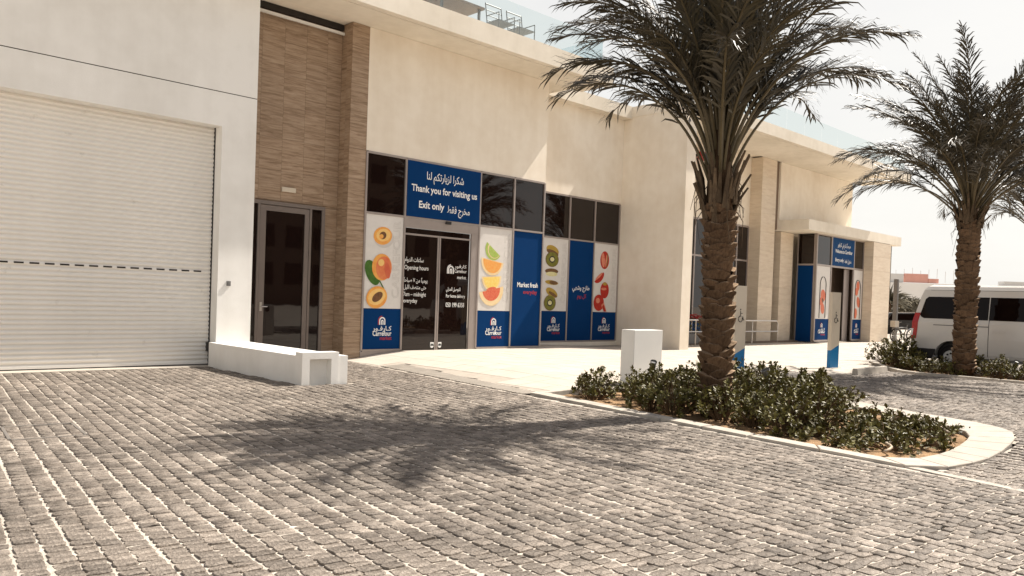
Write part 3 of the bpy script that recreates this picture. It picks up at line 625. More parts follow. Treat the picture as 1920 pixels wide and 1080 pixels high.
# ---- single door in the recess
sd = thing('single_door', '', '', (10, RY, 0)); 
for k_ in list(sd.keys()): del sd[k_]
sd.parent = B; sd.location = Vector((10, RY, 0))-Vector((11, 18, 0)); sd.name = 'glass_entrance'
ORG[sd.name] = Vector((10, RY, 0))
MB().box(8.562, 10.99, RY-.06, RY+.05, 3.64, 3.73).box(10.90, 10.99, RY-.06, RY+.05, -.2, 3.64).box(9.14, 9.20, RY-.06, RY+.05, -.2, 3.64).box(10.55, 10.61, RY-.06, RY+.05, -.2, 3.64).build('door_frame', M['doorframe'], sd)
MB().box(9.21, 9.36, RY-.05, RY+.02, -.15, 3.62).box(10.42, 10.54, RY-.05, RY+.02, -.15, 3.62).box(9.36, 10.42, RY-.05, RY+.02, 3.49, 3.62).box(9.36, 10.42, RY-.05, RY+.02, -.15, .02).build('door_leaf', M['doorframe'], sd)
BX('pane', M['glass'], sd, 9.361, 10.419, RY-.02, RY, .021, 3.489); BX('pane', M['glass'], sd, 10.611, 10.899, RY-.02, RY, -.2, 3.639); BX('pane', M['glass'], sd, 8.563, 9.139, RY-.02, RY, -.2, 3.639)
MB().box(9.25, 9.31, RY-.062, RY-.05, 1.02, 1.24).tube([(9.28, RY-.05, 1.13), (9.28, RY-.11, 1.13), (9.43, RY-.11, 1.13)], .013).build('door_handle', M['steel'], sd)
top(BX('wall_plate', M['totem'], None, 9.76, 10.14, RY-.05, RY-.001, 4.0, 4.115, bevel=.008), 'small cream emergency light on the wood-look stone above the single door', 'light')
top(MB().box(7.96, 8.05, YG-.03, YG-.001, 1.60, 1.71).box(7.985, 8.025, YG-.036, YG-.03, 1.625, 1.685).build('intercom', M['metal'], None, bevel=.004), 'small grey intercom on the white pier beside the roller shutter', 'intercom')
top(BX('shutter_lock', M['plastic'], None, 7.68, 7.75, 17.70, 17.84, .12, .32), 'small black lock box at the right foot of the roller shutter', 'lock')

# ---- roller shutter
SH = thing('roller_shutter', 'closed white slatted roller shutter with a row of dark vents', 'shutter', (3, 17.85, -.2))
pit = .0965; prof = []
for i in range(9):
    t = i/8; prof.append((-.026*math.sin(math.pi*min(1, t*1.12)) if t < .9 else 0, t*(pit-.008)))
nS = 55; slat = MB(); x0, x1 = -3.3, 7.735
pv = [(x0, a, z) for a, z in prof]+[(x1, a, z) for a, z in prof]; k = len(prof)
slat.add(pv, [(i, i+1, k+i+1, k+i) for i in range(k-1)]); slat.add([(x0, .004, -.004), (x1, .004, -.004), (x1, .004, pit), (x0, .004, pit)], [(0, 1, 2, 3)])
sm = slat.mesh('slat', [M['slat']], Vector((3, 0, 0)))
vm = MB().box(-.085, .085, -.0285, .0, .030, .064).mesh('vent_slot', [M['dark']])
for i in range(nS):
    o = bpy.data.objects.new('slat', sm); COL.objects.link(o); o.parent = SH; o.location = (0, random.uniform(-.003, .003), .03+i*pit); o.rotation_euler = (random.uniform(-.025, .025), 0, 0)
    if i == 21:
        for j in range(40):
            q = bpy.data.objects.new('vent_slot', vm); COL.objects.link(q); q.parent = o; q.location = (4.44-j*.268, 0, 0)
BX('bottom_bar', M['slat'], SH, x0, x1, 17.82, 17.87, -.17, -.14); BX('bottom_seal', M['plastic'], SH, x0, x1, 17.83, 17.86, -.2, -.17)
MB().box(2.6, 2.9, 17.80, 17.821, -.13, -.05).tube([(2.68, 17.80, -.09), (2.68, 17.76, -.09), (2.82, 17.76, -.09), (2.82, 17.80, -.09)], .008, 6).build('lift_handle', M['metal'], SH)
BX('guide_rail', M['plastic'], SH, 7.737, 7.754, 17.80, 17.90, -.2, 5.14)
th_ = BX('threshold', M['concrete'], None, -3.2, 7.75, 17.40, 18.2, -.4, -.192); tag(th_, kind='structure')

# ---- low wall in front of the garage pier
LW = thing('low_wall', 'low white rendered wall running out from the pier towards the cobbles', 'wall', (8.08, 15.4, -.2))
BX('wall_body', M['white'], LW, 7.6, 8.56, 13.62, YG-.002, -.45, .335)
m = MB(); y0, y1 = 13.36, 13.615
m.box(7.58, 7.74, y0, y1, -.45, .28).box(8.20, 8.36, y0, y1, -.45, .28).box(7.58, 8.36, y0, y1, .28, .405).box(7.74, 8.20, y0+.17, y1, -.45, .28); m.build('niche_surround', M['white'], LW)
BX('end_block', M['white'], LW, 8.362, 8.57, y0+.02, y1, -.45, .33)

# ---- signs and posters on the glazing
def poster(name, label, x0, x1, y, z0, z1, split, group=None, side=True):
    t = thing(name, label, 'poster', ((x0+x1)/2, y, z0), group)
    BX('blue_panel', M['blue'], t, x0, x1, y, y+.012, z0, split-.002); BX('print_panel', M['poster'], t, x0, x1, y, y+.012, split+.002, z1)
    cx = (x0+x1)/2+.02; hz = split-z0; w_ = x1-x0; yy = y-.004
    logo(cx-.02, z0+hz*.60, hz*.20, yy, t)
    text('كـارفـور', hz*.155, (cx, yy, z0+hz*.505), t, M['ink'], bold=.012, width=w_*.5); text('Carrefour', hz*.17, (cx, yy, z0+hz*.38), t, M['ink'], bold=.02, width=w_*.5)
    text('market', hz*.13, (cx+w_*.10, yy, z0+hz*.265), t, M['redink'], bold=.012, width=w_*.31)
    if side: text('CARREFOUR', .33, (x1-.19, yy, (split+z1)/2+.08), t, M['greyink'], name='side_lettering', u=(0, 0, 1), v=(-1, 0, 0), outline=True, width=(z1-split)*.84)
    return t
yp = 18.006
M['printshadow'] = mat('print_shadow', (.56, .53, .50), .5, .2)
def F(t, y, items):
    for i, (pts, m_) in enumerate(items): flat('fruit_print', pts, y-.003-.0012*(i+1), M[m_], t, .0011)
p1 = poster('fruit_poster', 'apricot poster with a green leaf on the window left of the exit door', 11.945, 13.165, yp, .06, 3.65, 1.15)
ax = 12.0
F(p1, yp, [(ell(12.55, 3.03, .32, .25, 10), 'printshadow'), (ell(12.50, 3.10, .30, .24, 10), 'apricot'), (ell(12.52, 3.12, .23, .17, 10), 'flesh'), (ell(12.50, 3.11, .115, .10, 30), 'pit'), (ell(12.45, 3.08, .07, .06, 30), 'apricot'),
           (ell(12.20, 2.10, .20, .36, 28), 'printleaf'), (ell(12.50, 2.26, .32, .36, 0), 'apricot'), (ell(12.56, 2.24, .255, .315, 0), 'peach'), (ell(12.47, 2.38, .10, .09, 30), 'flesh'), (ell(12.68, 2.18, .09, .22, 10), 'redpeach'), ([(12.42, 1.88), (12.58, 1.66), (12.60, 1.68), (12.45, 1.90)], 'printleaf'),
           (ell(12.36, 1.45, .34, .29, 20, 22), 'apricot'), (ell(12.36, 1.46, .28, .21, 25, 22), 'flesh'), (ell(12.38, 1.46, .19, .11, 35), 'pit')])
PS = 0
p2 = poster('fruit_poster', 'citrus slice poster with lime and grapefruit right of the exit door', 15.965, 17.305, yp, .06, 3.65, 1.15)
F(p2, yp, [(ell(16.55, 3.02, .34, .34, -35, 16, 180, 360), 'lime'), (ell(16.57, 3.0, .27, .26, -35, 16, 180, 360), 'rind'), (ell(16.58, 2.99, .24, .23, -35, 16, 180, 360), 'lime'),
           (ell(16.52, 2.68, .46, .46, -8, 18, 180, 360), 'rind'), (ell(16.52, 2.66, .38, .37, -8, 18, 180, 360), 'orange'),
           (ell(16.50, 2.19, .40, .46, 4, 18, 180, 360), 'rind'), (ell(16.50, 2.17, .33, .37, 4, 18, 180, 360), 'lemon'),
           (ell(16.50, 1.80, .50, .50, 12, 20, 180, 360), 'rind'), (ell(16.50, 1.79, .36, .34, 12, 20, 180, 360), 'grapefruit'), (ell(16.50, 1.80, .2, .07, 12, 12), 'grapefruit')])
yq = 19.60
p3 = poster('fruit_poster', 'kiwi slice poster between two blue window panels', 20.35, 21.67, yq, .09, 3.73, 1.15)
def kiwi(x, z, r, sq, rot, y, t): F(t, y, [(ell(x, z, r, r*sq, rot), 'kiwiskin'), (ell(x, z, r*.93, r*sq*.93, rot), 'kiwi'), (ell(x, z, r*.45, r*sq*.45, rot), 'blackink'), (ell(x, z, r*.32, r*sq*.28, rot), 'kiwicore')])
F(p3, yq, [(ell(20.85, 3.30, .33, .17, -14), 'gold'), (ell(20.85, 3.22, .32, .09, -14), 'kiwiskin')]); kiwi(20.84, 2.98, .34, .8, 0, yq-.004, p3)
F(p3, yq, [(ell(20.84, 2.56, .34, .10, 0), 'kiwiskin'), (ell(20.84, 2.46, .30, .08, 0), 'kiwicore'), (ell(20.86, 2.16, .34, .08, -4), 'gold'), (ell(20.95, 2.16, .22, .07, -4), 'kiwiskin'), (ell(20.88, 1.80, .32, .15, -22), 'gold'), (ell(20.94, 1.74, .24, .06, -22), 'kiwiskin')])
kiwi(20.80, 1.44, .31, .9, 0, yq-.004, p3)
p4 = poster('fruit_poster', 'tomato poster in the last window before the cream corner pier', 23.13, 24.52, yq, .09, 3.73, 1.15)
F(p4, yq, [(ell(23.75, 3.12, .26, .34, 0), 'tomato'), (ell(23.66, 3.12, .10, .28, 8), 'tomatolight'), (ell(23.86, 3.10, .07, .26, -8), 'printleaf'), (ell(23.84, 3.10, .05, .24, -8), 'tomatolight'),
           (ell(23.45, 2.48, .32, .2, 35, 14, 180, 360), 'tomato'), (ell(23.45, 2.50, .25, .05, 35, 14), 'tomatolight'), (ell(23.80, 1.98, .25, .31, 0), 'tomato'), (ell(23.80, 2.22, .12, .06, 0), 'gold'), (ell(23.75, 2.03, .16, .05, 0), 'tomatolight'),
           (ell(23.48, 1.50, .30, .31, 0), 'tomato'), (ell(23.42, 1.58, .12, .10, 0), 'tomatolight'), ([(23.62, 1.42), (23.78, 1.17), (23.95, 1.17), (23.78, 1.52)], 'tomatolight'), ([(23.68, 1.36), (23.80, 1.17), (23.90, 1.17), (23.78, 1.44)], 'tomato')])
s1 = thing('window_sign', 'tall blue window panel reading Market fresh everyday beside the citrus poster', 'sign', (18, yp, .06)); BX('blue_panel', M['blue'], s1, 17.365, 18.645, yp, yp+.012, .06, 3.64)
text('Market fresh', .21, (18.06, yp-.003, 1.98), s1, M['ink'], bold=.02, width=.92); text('everyday', .18, (18.18, yp-.003, 1.76), s1, M['redink'], bold=.014, width=.62)
s2 = thing('window_sign', 'tall blue window panel with Arabic slogan between the kiwi and tomato posters', 'sign', (22.4, yq, .09)); BX('blue_panel', M['blue'], s2, 21.73, 23.07, yq, yq+.012, .09, 3.73)
text('طازج وشهي', .22, (22.45, yq-.003, 2.02), s2, M['ink'], bold=.014, width=.95); text('كل يوم', .2, (22.5, yq-.003, 1.72), s2, M['redink'], bold=.012, width=.5)
ex = thing('exit_sign', 'blue sign over the sliding door reading Thank you for visiting us, Exit only', 'sign', (14.55, 17.96, 3.72)); BX('blue_panel', M['blue'], ex, 13.225, 15.9, 17.965, 17.974, 3.712, 5.24)
text('شكرا لزيارتكم لنا', .30, (14.56, 17.962, 4.88), ex, M['ink'], bold=.008, width=1.35); text('Thank you for visiting us', .26, (14.57, 17.962, 4.50), ex, M['ink'], bold=.022, width=2.40)
text('Exit only', .27, (14.08, 17.962, 4.06), ex, M['ink'], bold=.022, width=.90); text('مخرج فقط', .29, (15.08, 17.962, 4.02), ex, M['ink'], bold=.008, width=.85)
yr = 18.008
es = thing('entrance_sign', 'blue Welcome sign above the far entrance door', 'sign', (40.9, yr, 3.8)); BX('blue_panel', M['blue2'], es, 39.6, 42.15, yr-.03, yr-.018, 3.78, 5.19)
text('مرحباً بكم في كارفور', .27, (40.9, yr-.034, 4.85), es, M['ink'], bold=.01, width=1.5); text('Welcome to Carrefour', .26, (40.9, yr-.034, 4.52), es, M['ink'], bold=.02, width=2.0)
text('Entry only', .24, (40.4, yr-.034, 4.08), es, M['ink'], bold=.02, width=.95); text('دخول فقط', .26, (41.4, yr-.034, 4.06), es, M['ink'], bold=.01, width=.8)
def archposter(x0, x1, label, items):
    t = poster('entrance_poster', label, x0, x1, yr, .03, 3.68, 1.08, side=False); c = (x0+x1)/2
    pts = [(c-.32, 1.12), (c-.32, 2.75)]+[(c+.32*math.cos(R(180-15*i)), 2.75+.42*math.sin(R(15*i))) for i in range(13)]+[(c+.32, 1.12)]
    MB().tube([(p[0], yr-.006, p[1]) for p in pts], .022, 5).build('arch_print', M['blackink'], t); F(t, yr, items(c)); return t
archposter(37.99, 39.49, 'narrow poster with a thin arch and orange fruit left of the far entrance', lambda c: [(ell(c+.05, 2.25, .25, .30, 30), 'salmon'), (ell(c-.12, 1.95, .2, .22, 0), 'salmon'), (ell(c+.02, 1.6, .2, .28, 20), 'salmon'), (ell(c+.02, 2.0, .08, .12, 20), 'pit')])
archposter(42.27, 43.36, 'narrow poster with a thin arch and red fruit right of the far entrance', lambda c: [(ell(c+.02, 2.85, .20, .26, 0), 'salmon'), (ell(c-.12, 2.55, .18, .22, 0), 'salmon'), (ell(c+.12, 2.0, .18, .3, 20), 'salmon'), (ell(c-.16, 1.4, .18, .28, 0), 'salmon')])

# ---- roof terrace
BA = MB(); 
bal = thing('glass_balustrade', 'frameless pale green glass balustrade along the edge of the near roof', 'railing', (14.4, 16.95, 9.07))
xx = 8.7
while xx < 19.9: BX('glass_panel', M['rail_glass'], bal, xx+.012, min(xx+1.5, 20.05)-.012, 16.94, 16.956, 9.06, 10.05); xx += 1.5
yy_ = 16.96
while yy_ < 19.8: BX('glass_panel', M['rail_glass'], bal, 20.04, 20.056, yy_+.01, yy_+1.2, 9.06, 10.05); yy_ += 1.22
bal2 = thing('glass_balustrade', 'frameless pale green glass balustrade along the edge of the far right roof', 'railing', (35, 16.7, 8.98))
xx = 25.4
while xx < 44.9: BX('glass_panel', M['rail_glass'], bal2, xx+.012, xx+1.6, 16.7, 16.716, 8.97, 9.95); xx += 1.63
rp_ = top(MB().lathe((35.5, 19.4, 8.98), [(1.1, 0), (1.35, .35), (1.1, .75), (.5, 1.0)], 18).build('roof_planting', M['fargreen'], None, smooth=True), 'low grey-green mound of planting behind the far glass balustrade', 'plant')
for i in range(260):
    pass
PH = thing('penthouse', 'glazed penthouse block, sky blue put into its panes, set back on the near roof', 'building', (13, 24, 9.06))
BX('wall', M['fargrey'], PH, 6, 19.2, 23.2, 28, 9.06, 13.4)
for i in range(8): BX('window', M['skyglass'], PH, 6.1+i*1.63, 7.62+i*1.63, 23.15, 23.199, 9.2, 13.2)
def chair(x, label):
    t = thing('terrace_chair', label, 'chair', (x, 17.4, 9.07), 'slatted metal chairs on the roof terrace'); r = .016; y0, y1 = 17.12, 17.62
    for dx, dy in ((0, y0), (.62, y0)): MB().tube([(x+dx, dy, 9.07), (x+dx, dy, 9.50)], r, 6).build('leg', M['metal'], t)
    for dx in (0, .62): MB().tube([(x+dx, y1, 9.07), (x+dx, y1, 9.52), (x+dx, y1+.10, 10.12)], r, 6).build('leg', M['metal'], t)
    m = MB()
    for dz, dy in ((9.60, .015), (9.76, .04), (9.92, .07), (10.10, .10)): m.tube([(x, y1+dy, dz), (x+.62, y1+dy, dz)], .014 if dz < 10 else .02, 6)
    m.build('back_bars', M['metal'], t); m = MB()
    for i in range(8): m.box(x-.01, x+.63, y0+i*.066, y0+i*.066+.035, 9.50, 9.525)
    m.build('seat', M['metal'], t)
    for dx in (0, .62): MB().tube([(x+dx, y0, 9.5), (x+dx, y0, 9.72), (x+dx, y1+.03, 9.72)], r, 6).build('arm', M['metal'], t)
chair(15.62, 'slatted grey metal terrace chair beside the brown table'); chair(16.46, 'slatted grey metal terrace chair at the end nearest the palm fronds')
tb = thing('terrace_table', 'brown board terrace table behind the glass balustrade', 'table', (14.3, 17.6, 9.07))
BX('table_top', M['brown'], tb, 13.55, 15.15, 17.2, 18.1, 9.66, 9.72)
for x in (13.65, 15.0):
    for y in (17.28, 18.0): BX('leg', M['metal'], tb, x, x+.06, y, y+.06, 9.07, 9.659)

# ------------------------------------------------------------------ palms
def frond_mesh(seed, L, e0, k, npin=62, dry=False, pl=.60):
    rng = random.Random(seed); mb = MB(); N = 22; pts = [Vector((0, 0, 0))]; p = Vector((0, 0, 0)); tw = rng.uniform(-.25, .25)
    for i in range(N):
        s = (i+.5)/N; e = R(e0-k*s**1.55); h = Vector((math.cos(e)*math.cos(tw*s*s), math.cos(e)*math.sin(tw*s*s), math.sin(e))); p = p+h*L/N; pts.append(p.copy())
    mb.cur = 1; mb.tube(pts, [.027*(1-i/N)**.8+.004 for i in range(N+1)], 5, False); mb.cur = 0
    def at(s):
        f = s*N; i = min(int(f), N-1); return pts[i].lerp(pts[i+1], f-i), (pts[i+1]-pts[i]).normalized()
    for j in range(npin):
        s = .32+.675*(j/(npin-1)); c, t = at(s); side = Vector((-math.sin(tw*s), math.cos(tw*s), 0)); up_ = side.cross(t)*-1
        if up_.dot(Vector((0, 0, 1))) < 0 and t.z < .9: up_ = -up_
        env = pl*(.55+.45*math.sin(math.pi*min(1, (s-.1)*.95)))*(1-.45*max(0, s-.75)/.25)
        for sg in (-1, 1):
            if rng.random() < .10: continue
            ln = env*rng.uniform(.8, 1.12); fwd_ = R(rng.uniform(30, 62)-18*s); lift = R(rng.choice((4, 30, 52, -18))+rng.uniform(-14, 14))
            d = (t*math.cos(fwd_)+(side*sg*math.cos(lift)+up_*math.sin(lift))*math.sin(fwd_)).normalized()
            wv = d.cross(up_); wv = wv.normalized() if wv.length > .01 else side; wv = (wv*math.cos(.5)+up_*math.sin(.5)*sg).normalized()
            wd = .0185*rng.uniform(.85, 1.2)*(1-.35*s); b = c; dr_ = Vector((0, 0, -1)); m1 = b+d*ln*.4; m2 = b+d*ln*.75+dr_*ln*.05; e_ = b+d*ln*.98+dr_*ln*(.16+rng.uniform(0, .14))
            mb.add([b-wv*wd*.4, b+wv*wd*.4, m1+wv*wd, m1-wv*wd, m2+wv*wd*.75, m2-wv*wd*.75, e_], [(0, 1, 2, 3), (3, 2, 4, 5), (5, 4, 6)])
    me = mb_raw(mb, 'frond', [M['frondy'] if dry else M['frond'], M['rachis']]); return me
def mb_raw(mb, name, mats):
    me = bpy.data.meshes.new(name); me.from_pydata([tuple(v) for v in mb.v], [], mb.f)
    for m_ in mats: me.materials.append(m_)
    me.polygons.foreach_set('material_index', mb.mi); return me
FR = {}
def frond_set(key, L, spread=0):
    s = []
    for i, (e0, k) in enumerate(((88, 20), (86, 32), (83, 45), (80, 60), (77, 74), (75, 86), (72, 96), (69, 108))):
        s.append(frond_mesh(100+i, L*(1-.02*i), e0-spread*i/7, k-spread*.4*i/7))
    return s
BOOT, BOOTS = [], []
for q in range(10):
    pr = 1 if q < 5 else .5
    rng = random.Random(40+q); mb = MB(); na, zz = 8, (0, .4, .8, 1.0); off = (-.012*pr, .022*pr, .062*pr, .074*pr); half = R(44); sk = rng.uniform(-.25, .25)
    grid = []; wob = [rng.uniform(-.012, .012) for _ in range(na+1)]
    for z, o_ in zip(zz, off):
        for ia in range(na+1):
            t = ia/na*2-1; a = t*half; tt = max(0, 1-abs(t-sk*.4)**1.8); rr = .235+o_*(.25+.75*tt)+rng.uniform(-.004, .004); grid.append((rr*math.cos(a), rr*math.sin(a), .155*z*(.62+.38*tt)+wob[ia]*z))
    f = [(iz*(na+1)+i, iz*(na+1)+i+1, (iz+1)*(na+1)+i+1, (iz+1)*(na+1)+i) for iz in range(3) for i in range(na)]
    mb.add(grid, f); b = [3*(na+1)+i for i in range(na+1)]; mb.cur = 1; tp = []
    for ia in range(na+1):
        t = ia/na*2-1; a = t*half*.96; p = grid[b[ia]]; tp.append(p); tp.append((.215*math.cos(a), .215*math.sin(a), p[2]+.012))
    mb.add(tp, [(2*i, 2*i+2, 2*i+3, 2*i+1) for i in range(na)]); (BOOT if q < 5 else BOOTS).append(mb_raw(mb, 'leaf_base', [M['boot'], M['cut']]))
STUB = []
for q in range(3):
    rng = random.Random(60+q); mb = MB(); mb.tube([(0, 0, 0), (.03, 0, .28), (.10+.05*q, 0, .62)], [.042, .030, .016], 5); STUB.append(mb_raw(mb, 'petiole_stub', [M['stub']]))
def palm(label, x, y, z0, z1, ztop, rad, L, nf, seed, boots=True, group='date palms in the planting beds', lean=(0, 0), pitch=.118, bias=0, extra=(), spread=0):
    rng = random.Random(seed); t = thing('date_palm', label, 'palm tree', (x, y, z0), group); key = (round(L, 1), spread)
    if key not in FR: FR[key] = frond_set(key, L, spread)
    H = ztop-z0; h1 = z1-z0
    MB().tube([(x+lean[0]*s, y+lean[1]*s, z0-.2+s*(H+.2)) for s in (0, .2, .4, .6, .8, 1)], [rad*.95, rad*.93, rad*.9, rad*.86, rad*.9, rad*.62], 14).build('trunk', M['trunk'], t, smooth=True)
    row = 0; z = .02
    while z < h1 and boots:
        n = 5
        for i in range(n):
            o = bpy.data.objects.new('leaf_base', (BOOT if seed == 11 else BOOTS)[rng.randrange(5)]); COL.objects.link(o); o.parent = t; s = z/H; k = rad/.245*rng.uniform(.90, 1.10)
            zz = z+pitch*(i/n)
            o.location = (lean[0]*s, lean[1]*s, zz); o.rotation_euler = (rng.uniform(-.07, .07), rng.uniform(-.07, .07), 2*math.pi*(i/n)+row*.66+rng.uniform(-.12, .12)); o.scale = (k, k, rng.uniform(.8, 1.15)*pitch/.118)
        z += pitch; row += 1
    for i in range(40):
        o = bpy.data.objects.new('petiole_stub', STUB[rng.randrange(3)]); COL.objects.link(o); o.parent = t; a = i*2.4+rng.uniform(-.2, .2); q = rng.random()
        k_ = rad*(.80+.34*math.sin(min(1.5, q*2.2))); o.location = (lean[0]+k_*math.cos(a), lean[1]+k_*math.sin(a), h1-.25+q*(H-h1)*.55); o.rotation_euler = (rng.uniform(-.1, .1), rng.uniform(-.06, .12), a); o.scale = (1, 1.3, rng.uniform(.55, 1.15))
    for i in range(nf):
        f = i/(nf-1); vi = min(7, max(0, int(f*(8-bias)+bias+rng.uniform(-.7, .7)))); a = i*2.39996+rng.uniform(-.22, .22)
        o = bpy.data.objects.new('frond', FR[key][vi]); COL.objects.link(o); o.parent = t; rr = rad*.5*f+.03
        o.location = (lean[0]+rr*math.cos(a), lean[1]+rr*math.sin(a), H-.05-.75*f+rng.uniform(-.05, .05)); o.rotation_euler = (rng.uniform(-.14, .14), rng.uniform(-.06, .06), a); s = rng.uniform(.86, 1.08); o.scale = (s, s, s)
    m = MB()
    for i in range(26):
        a = rng.uniform(0, 6.28); r_ = rad*rng.uniform(1.0, 1.25); p = Vector((x+lean[0]+r_*math.cos(a), y+lean[1]+r_*math.sin(a), z0+h1+rng.uniform(-.1, .55))); q_ = Vector((math.cos(a), math.sin(a), 0)); l_ = rng.uniform(.25, .75)
        m.tube([p, p+q_*.10+Vector((rng.uniform(-.05, .05), rng.uniform(-.05, .05), -l_*.3)), p+q_*rng.uniform(.02, .2)+Vector((0, 0, -l_))], [.009, .006, .003], 4, False)
    m.build('loose_fibre', M['stub'], t, kind='stuff')
    for az, vi, sc, up_ in extra:
        o = bpy.data.objects.new('frond', FR[key][vi]); COL.objects.link(o); o.parent = t; a = R(az); o.location = (lean[0]+rad*.4*math.cos(a), lean[1]+rad*.4*math.sin(a), H-.35+up_); o.rotation_euler = (rng.uniform(-.2, .2), 0, a); o.scale = (sc,)*3
    return t
PA = palm('large near date palm rising from the shrub island in front of the shop', 11.4, 7.0, -.15, 3.05, 4.35, .235, 4.05, 70, 11, lean=(-.05, .06), extra=((138, 7, 1.02, -.15), (128, 6, 1.0, .1), (150, 6, 1.02, .2), (-42, 5, .95, .1)))
PB = palm('middle date palm standing in front of the white van', 24.0, 7.15, -.1, 3.95, 4.9, .275, 4.5, 72, 12, pitch=.115, bias=2.0, spread=20)
PC = palm('farthest date palm, mostly out of the picture beyond the van', 34.8, 7.85, -.1, 4.3, 5.2, .28, 4.6, 60, 13, boots=False, bias=1, spread=16)

# ------------------------------------------------------------------ shrubs
def shrub_mesh(seed, w_=.5, h=.6, n=95, dark=0):
    rng = random.Random(seed); mb = MB(); tw = MB(); heads = []
    for i in range(max(8, n//7)):
        a = i*2.4+rng.uniform(-.4, .4); r = w_*math.sqrt((i+.5)/max(8, n//7)); heads.append((r*math.cos(a), r*math.sin(a), h*(1-.5*(r/w_)**2)*rng.uniform(.62, 1.15), rng.uniform(.10, .17)))
    for i in range(n):
        hx, hy, hz_, hr = heads[i % len(heads)]; v = Vector((rng.gauss(0, 1), rng.gauss(0, 1), rng.gauss(0, 1))).normalized()*rng.random()**.5
        tip = Vector((hx+v.x*hr, hy+v.y*hr, max(.05, hz_-.03+v.z*hr*.9-(hz_*.55*rng.random() if rng.random() < .4 else 0)))); b0 = Vector((hx*.25, hy*.25, 0))
        if i % 2 == 0: tw.tube([b0, b0.lerp(tip, .6)+Vector((0, 0, .04)), tip], [.009, .006, .003], 4, False)
        ax = (Vector((hx, hy, .35))*1.0+v*.5+Vector((0, 0, .35))).normalized(); e = ax.orthogonal().normalized(); g_ = ax.cross(e)
        for k in range(rng.randint(7, 10)):
            b = rng.uniform(0, 6.283); el = rng.uniform(-.1, 1.2); d = (e*math.cos(b)+g_*math.sin(b))*math.cos(el)+ax*math.sin(el); d.normalize()
            ln = rng.uniform(.062, .100); sd_ = d.cross(ax); sd_ = sd_.normalized() if sd_.length > .05 else e; nn = sd_.cross(d); wd = ln*rng.uniform(.24, .31); o = tip+ax*rng.uniform(-.07, .02)
            mb.cur = 1 if rng.random() < .28 else 0
            mb.add([o, o+d*ln*.55+sd_*wd+nn*wd*.35, o+d*ln, o+d*ln*.55-sd_*wd+nn*wd*.35, o+d*ln*.5], [(0, 4, 1), (4, 2, 1), (0, 3, 4), (4, 3, 2)])
    return mb_raw(mb, 'foliage', [M['leaf'], M['leafdark']]), mb_raw(tw, 'twigs', [M['twig']])
SHM = [shrub_mesh(s, *a) for s, a in enumerate(((.48, .60, 105), (.44, .55, 95), (.52, .66, 120), (.42, .42, 70), (.55, .20, 56)))]
def shrub(i, x, y, z, s, lab, grp, rz):
    t = thing('shrub', lab, 'shrub', (x, y, z), grp)
    for nm, me in zip(('foliage', 'twigs'), SHM[i]): 
        o = bpy.data.objects.new(nm, me); COL.objects.link(o); o.parent = t
    t.rotation_euler = (0, 0, rz); t.scale = (s, s, s*random.uniform(.9, 1.12)); return t
L1 = 'dark glossy-leaved shrub in the row filling the long island bed under the near palm'
for k in range(70):
    for _ in range(40):
        x, y = random.uniform(9.8, 15.5), random.uniform(3.4, 10.1)
        if inpoly(np.array([x]), np.array([y]), [(11.08, 9.7), (10.45, 5.9), (10.6, 5.35), (11.4, 5.2), (12.6, 5.35), (13.1, 5.6), (14.1, 7.4), (14.7, 8.6), (12.7, 8.8), (11.6, 9.75)])[0] and (x-11.4)**2+(y-7)**2 > .3 and all((x-a)**2+(y-b)**2 > .26 for a, b in (PTS if k else [])): break
    else: continue
    PTS = (PTS if k else [])+[(x, y)]
    shrub(random.choice((0, 1, 2, 2)), x, y, float(G(x, y))-.05, random.uniform(.78, 1.0), L1, 'shrubs in the island bed', random.uniform(0, 6.28))
isl_sh = [o for o in bpy.data.objects if o.get('group') == 'shrubs in the island bed']
def single(key, lab):
    c = [o for o in isl_sh if o['label'] == L1]; o = min(c, key=key); o['label'] = lab
single(lambda o: -o.location.y+.0*o.location.x, 'shrub at the far left end of the island bed, beside the drain grate')
single(lambda o: o.location.y, 'shrub at the near right end of the tall row, next to the low creeping plants')
single(lambda o: math.dist(o.location[:2], (13.3, 9.3)), 'shrub closest in front of the white litter bin unit')
single(lambda o: math.dist(o.location[:2], (10.7, 7.2)), 'shrub between the near palm trunk and the driveway kerb')
single(lambda o: math.dist(o.location[:2], (12.1, 6.3)), 'shrub just right of the near palm trunk in the island bed')
single(lambda o: math.dist(o.location[:2], (11.2, 7.7)), 'shrub just left of the near palm trunk in the island bed')
single(lambda o: math.dist(o.location[:2], (12.75, 6.7)), 'shrub partly hiding the grey spotlight right of the near palm')
for x, y, s in ((10.75, 4.05, .75), (11.3, 3.95, .85), (11.9, 4.05, .8), (12.35, 4.2, .7), (12.5, 3.98, .55), (10.5, 4.6, .8), (12.75, 4.75, .9), (11.6, 4.4, .95), (11.1, 4.75, 1.0), (12.2, 4.8, 1.0), (10.75, 5.1, .9)):
    shrub(4, x, y, float(G(x, y))-.03, s*1.1, 'low creeping shrub on bare sandy soil at the rounded tip of the island', 'creeping shrubs at the island tip', random.uniform(0, 6.28))
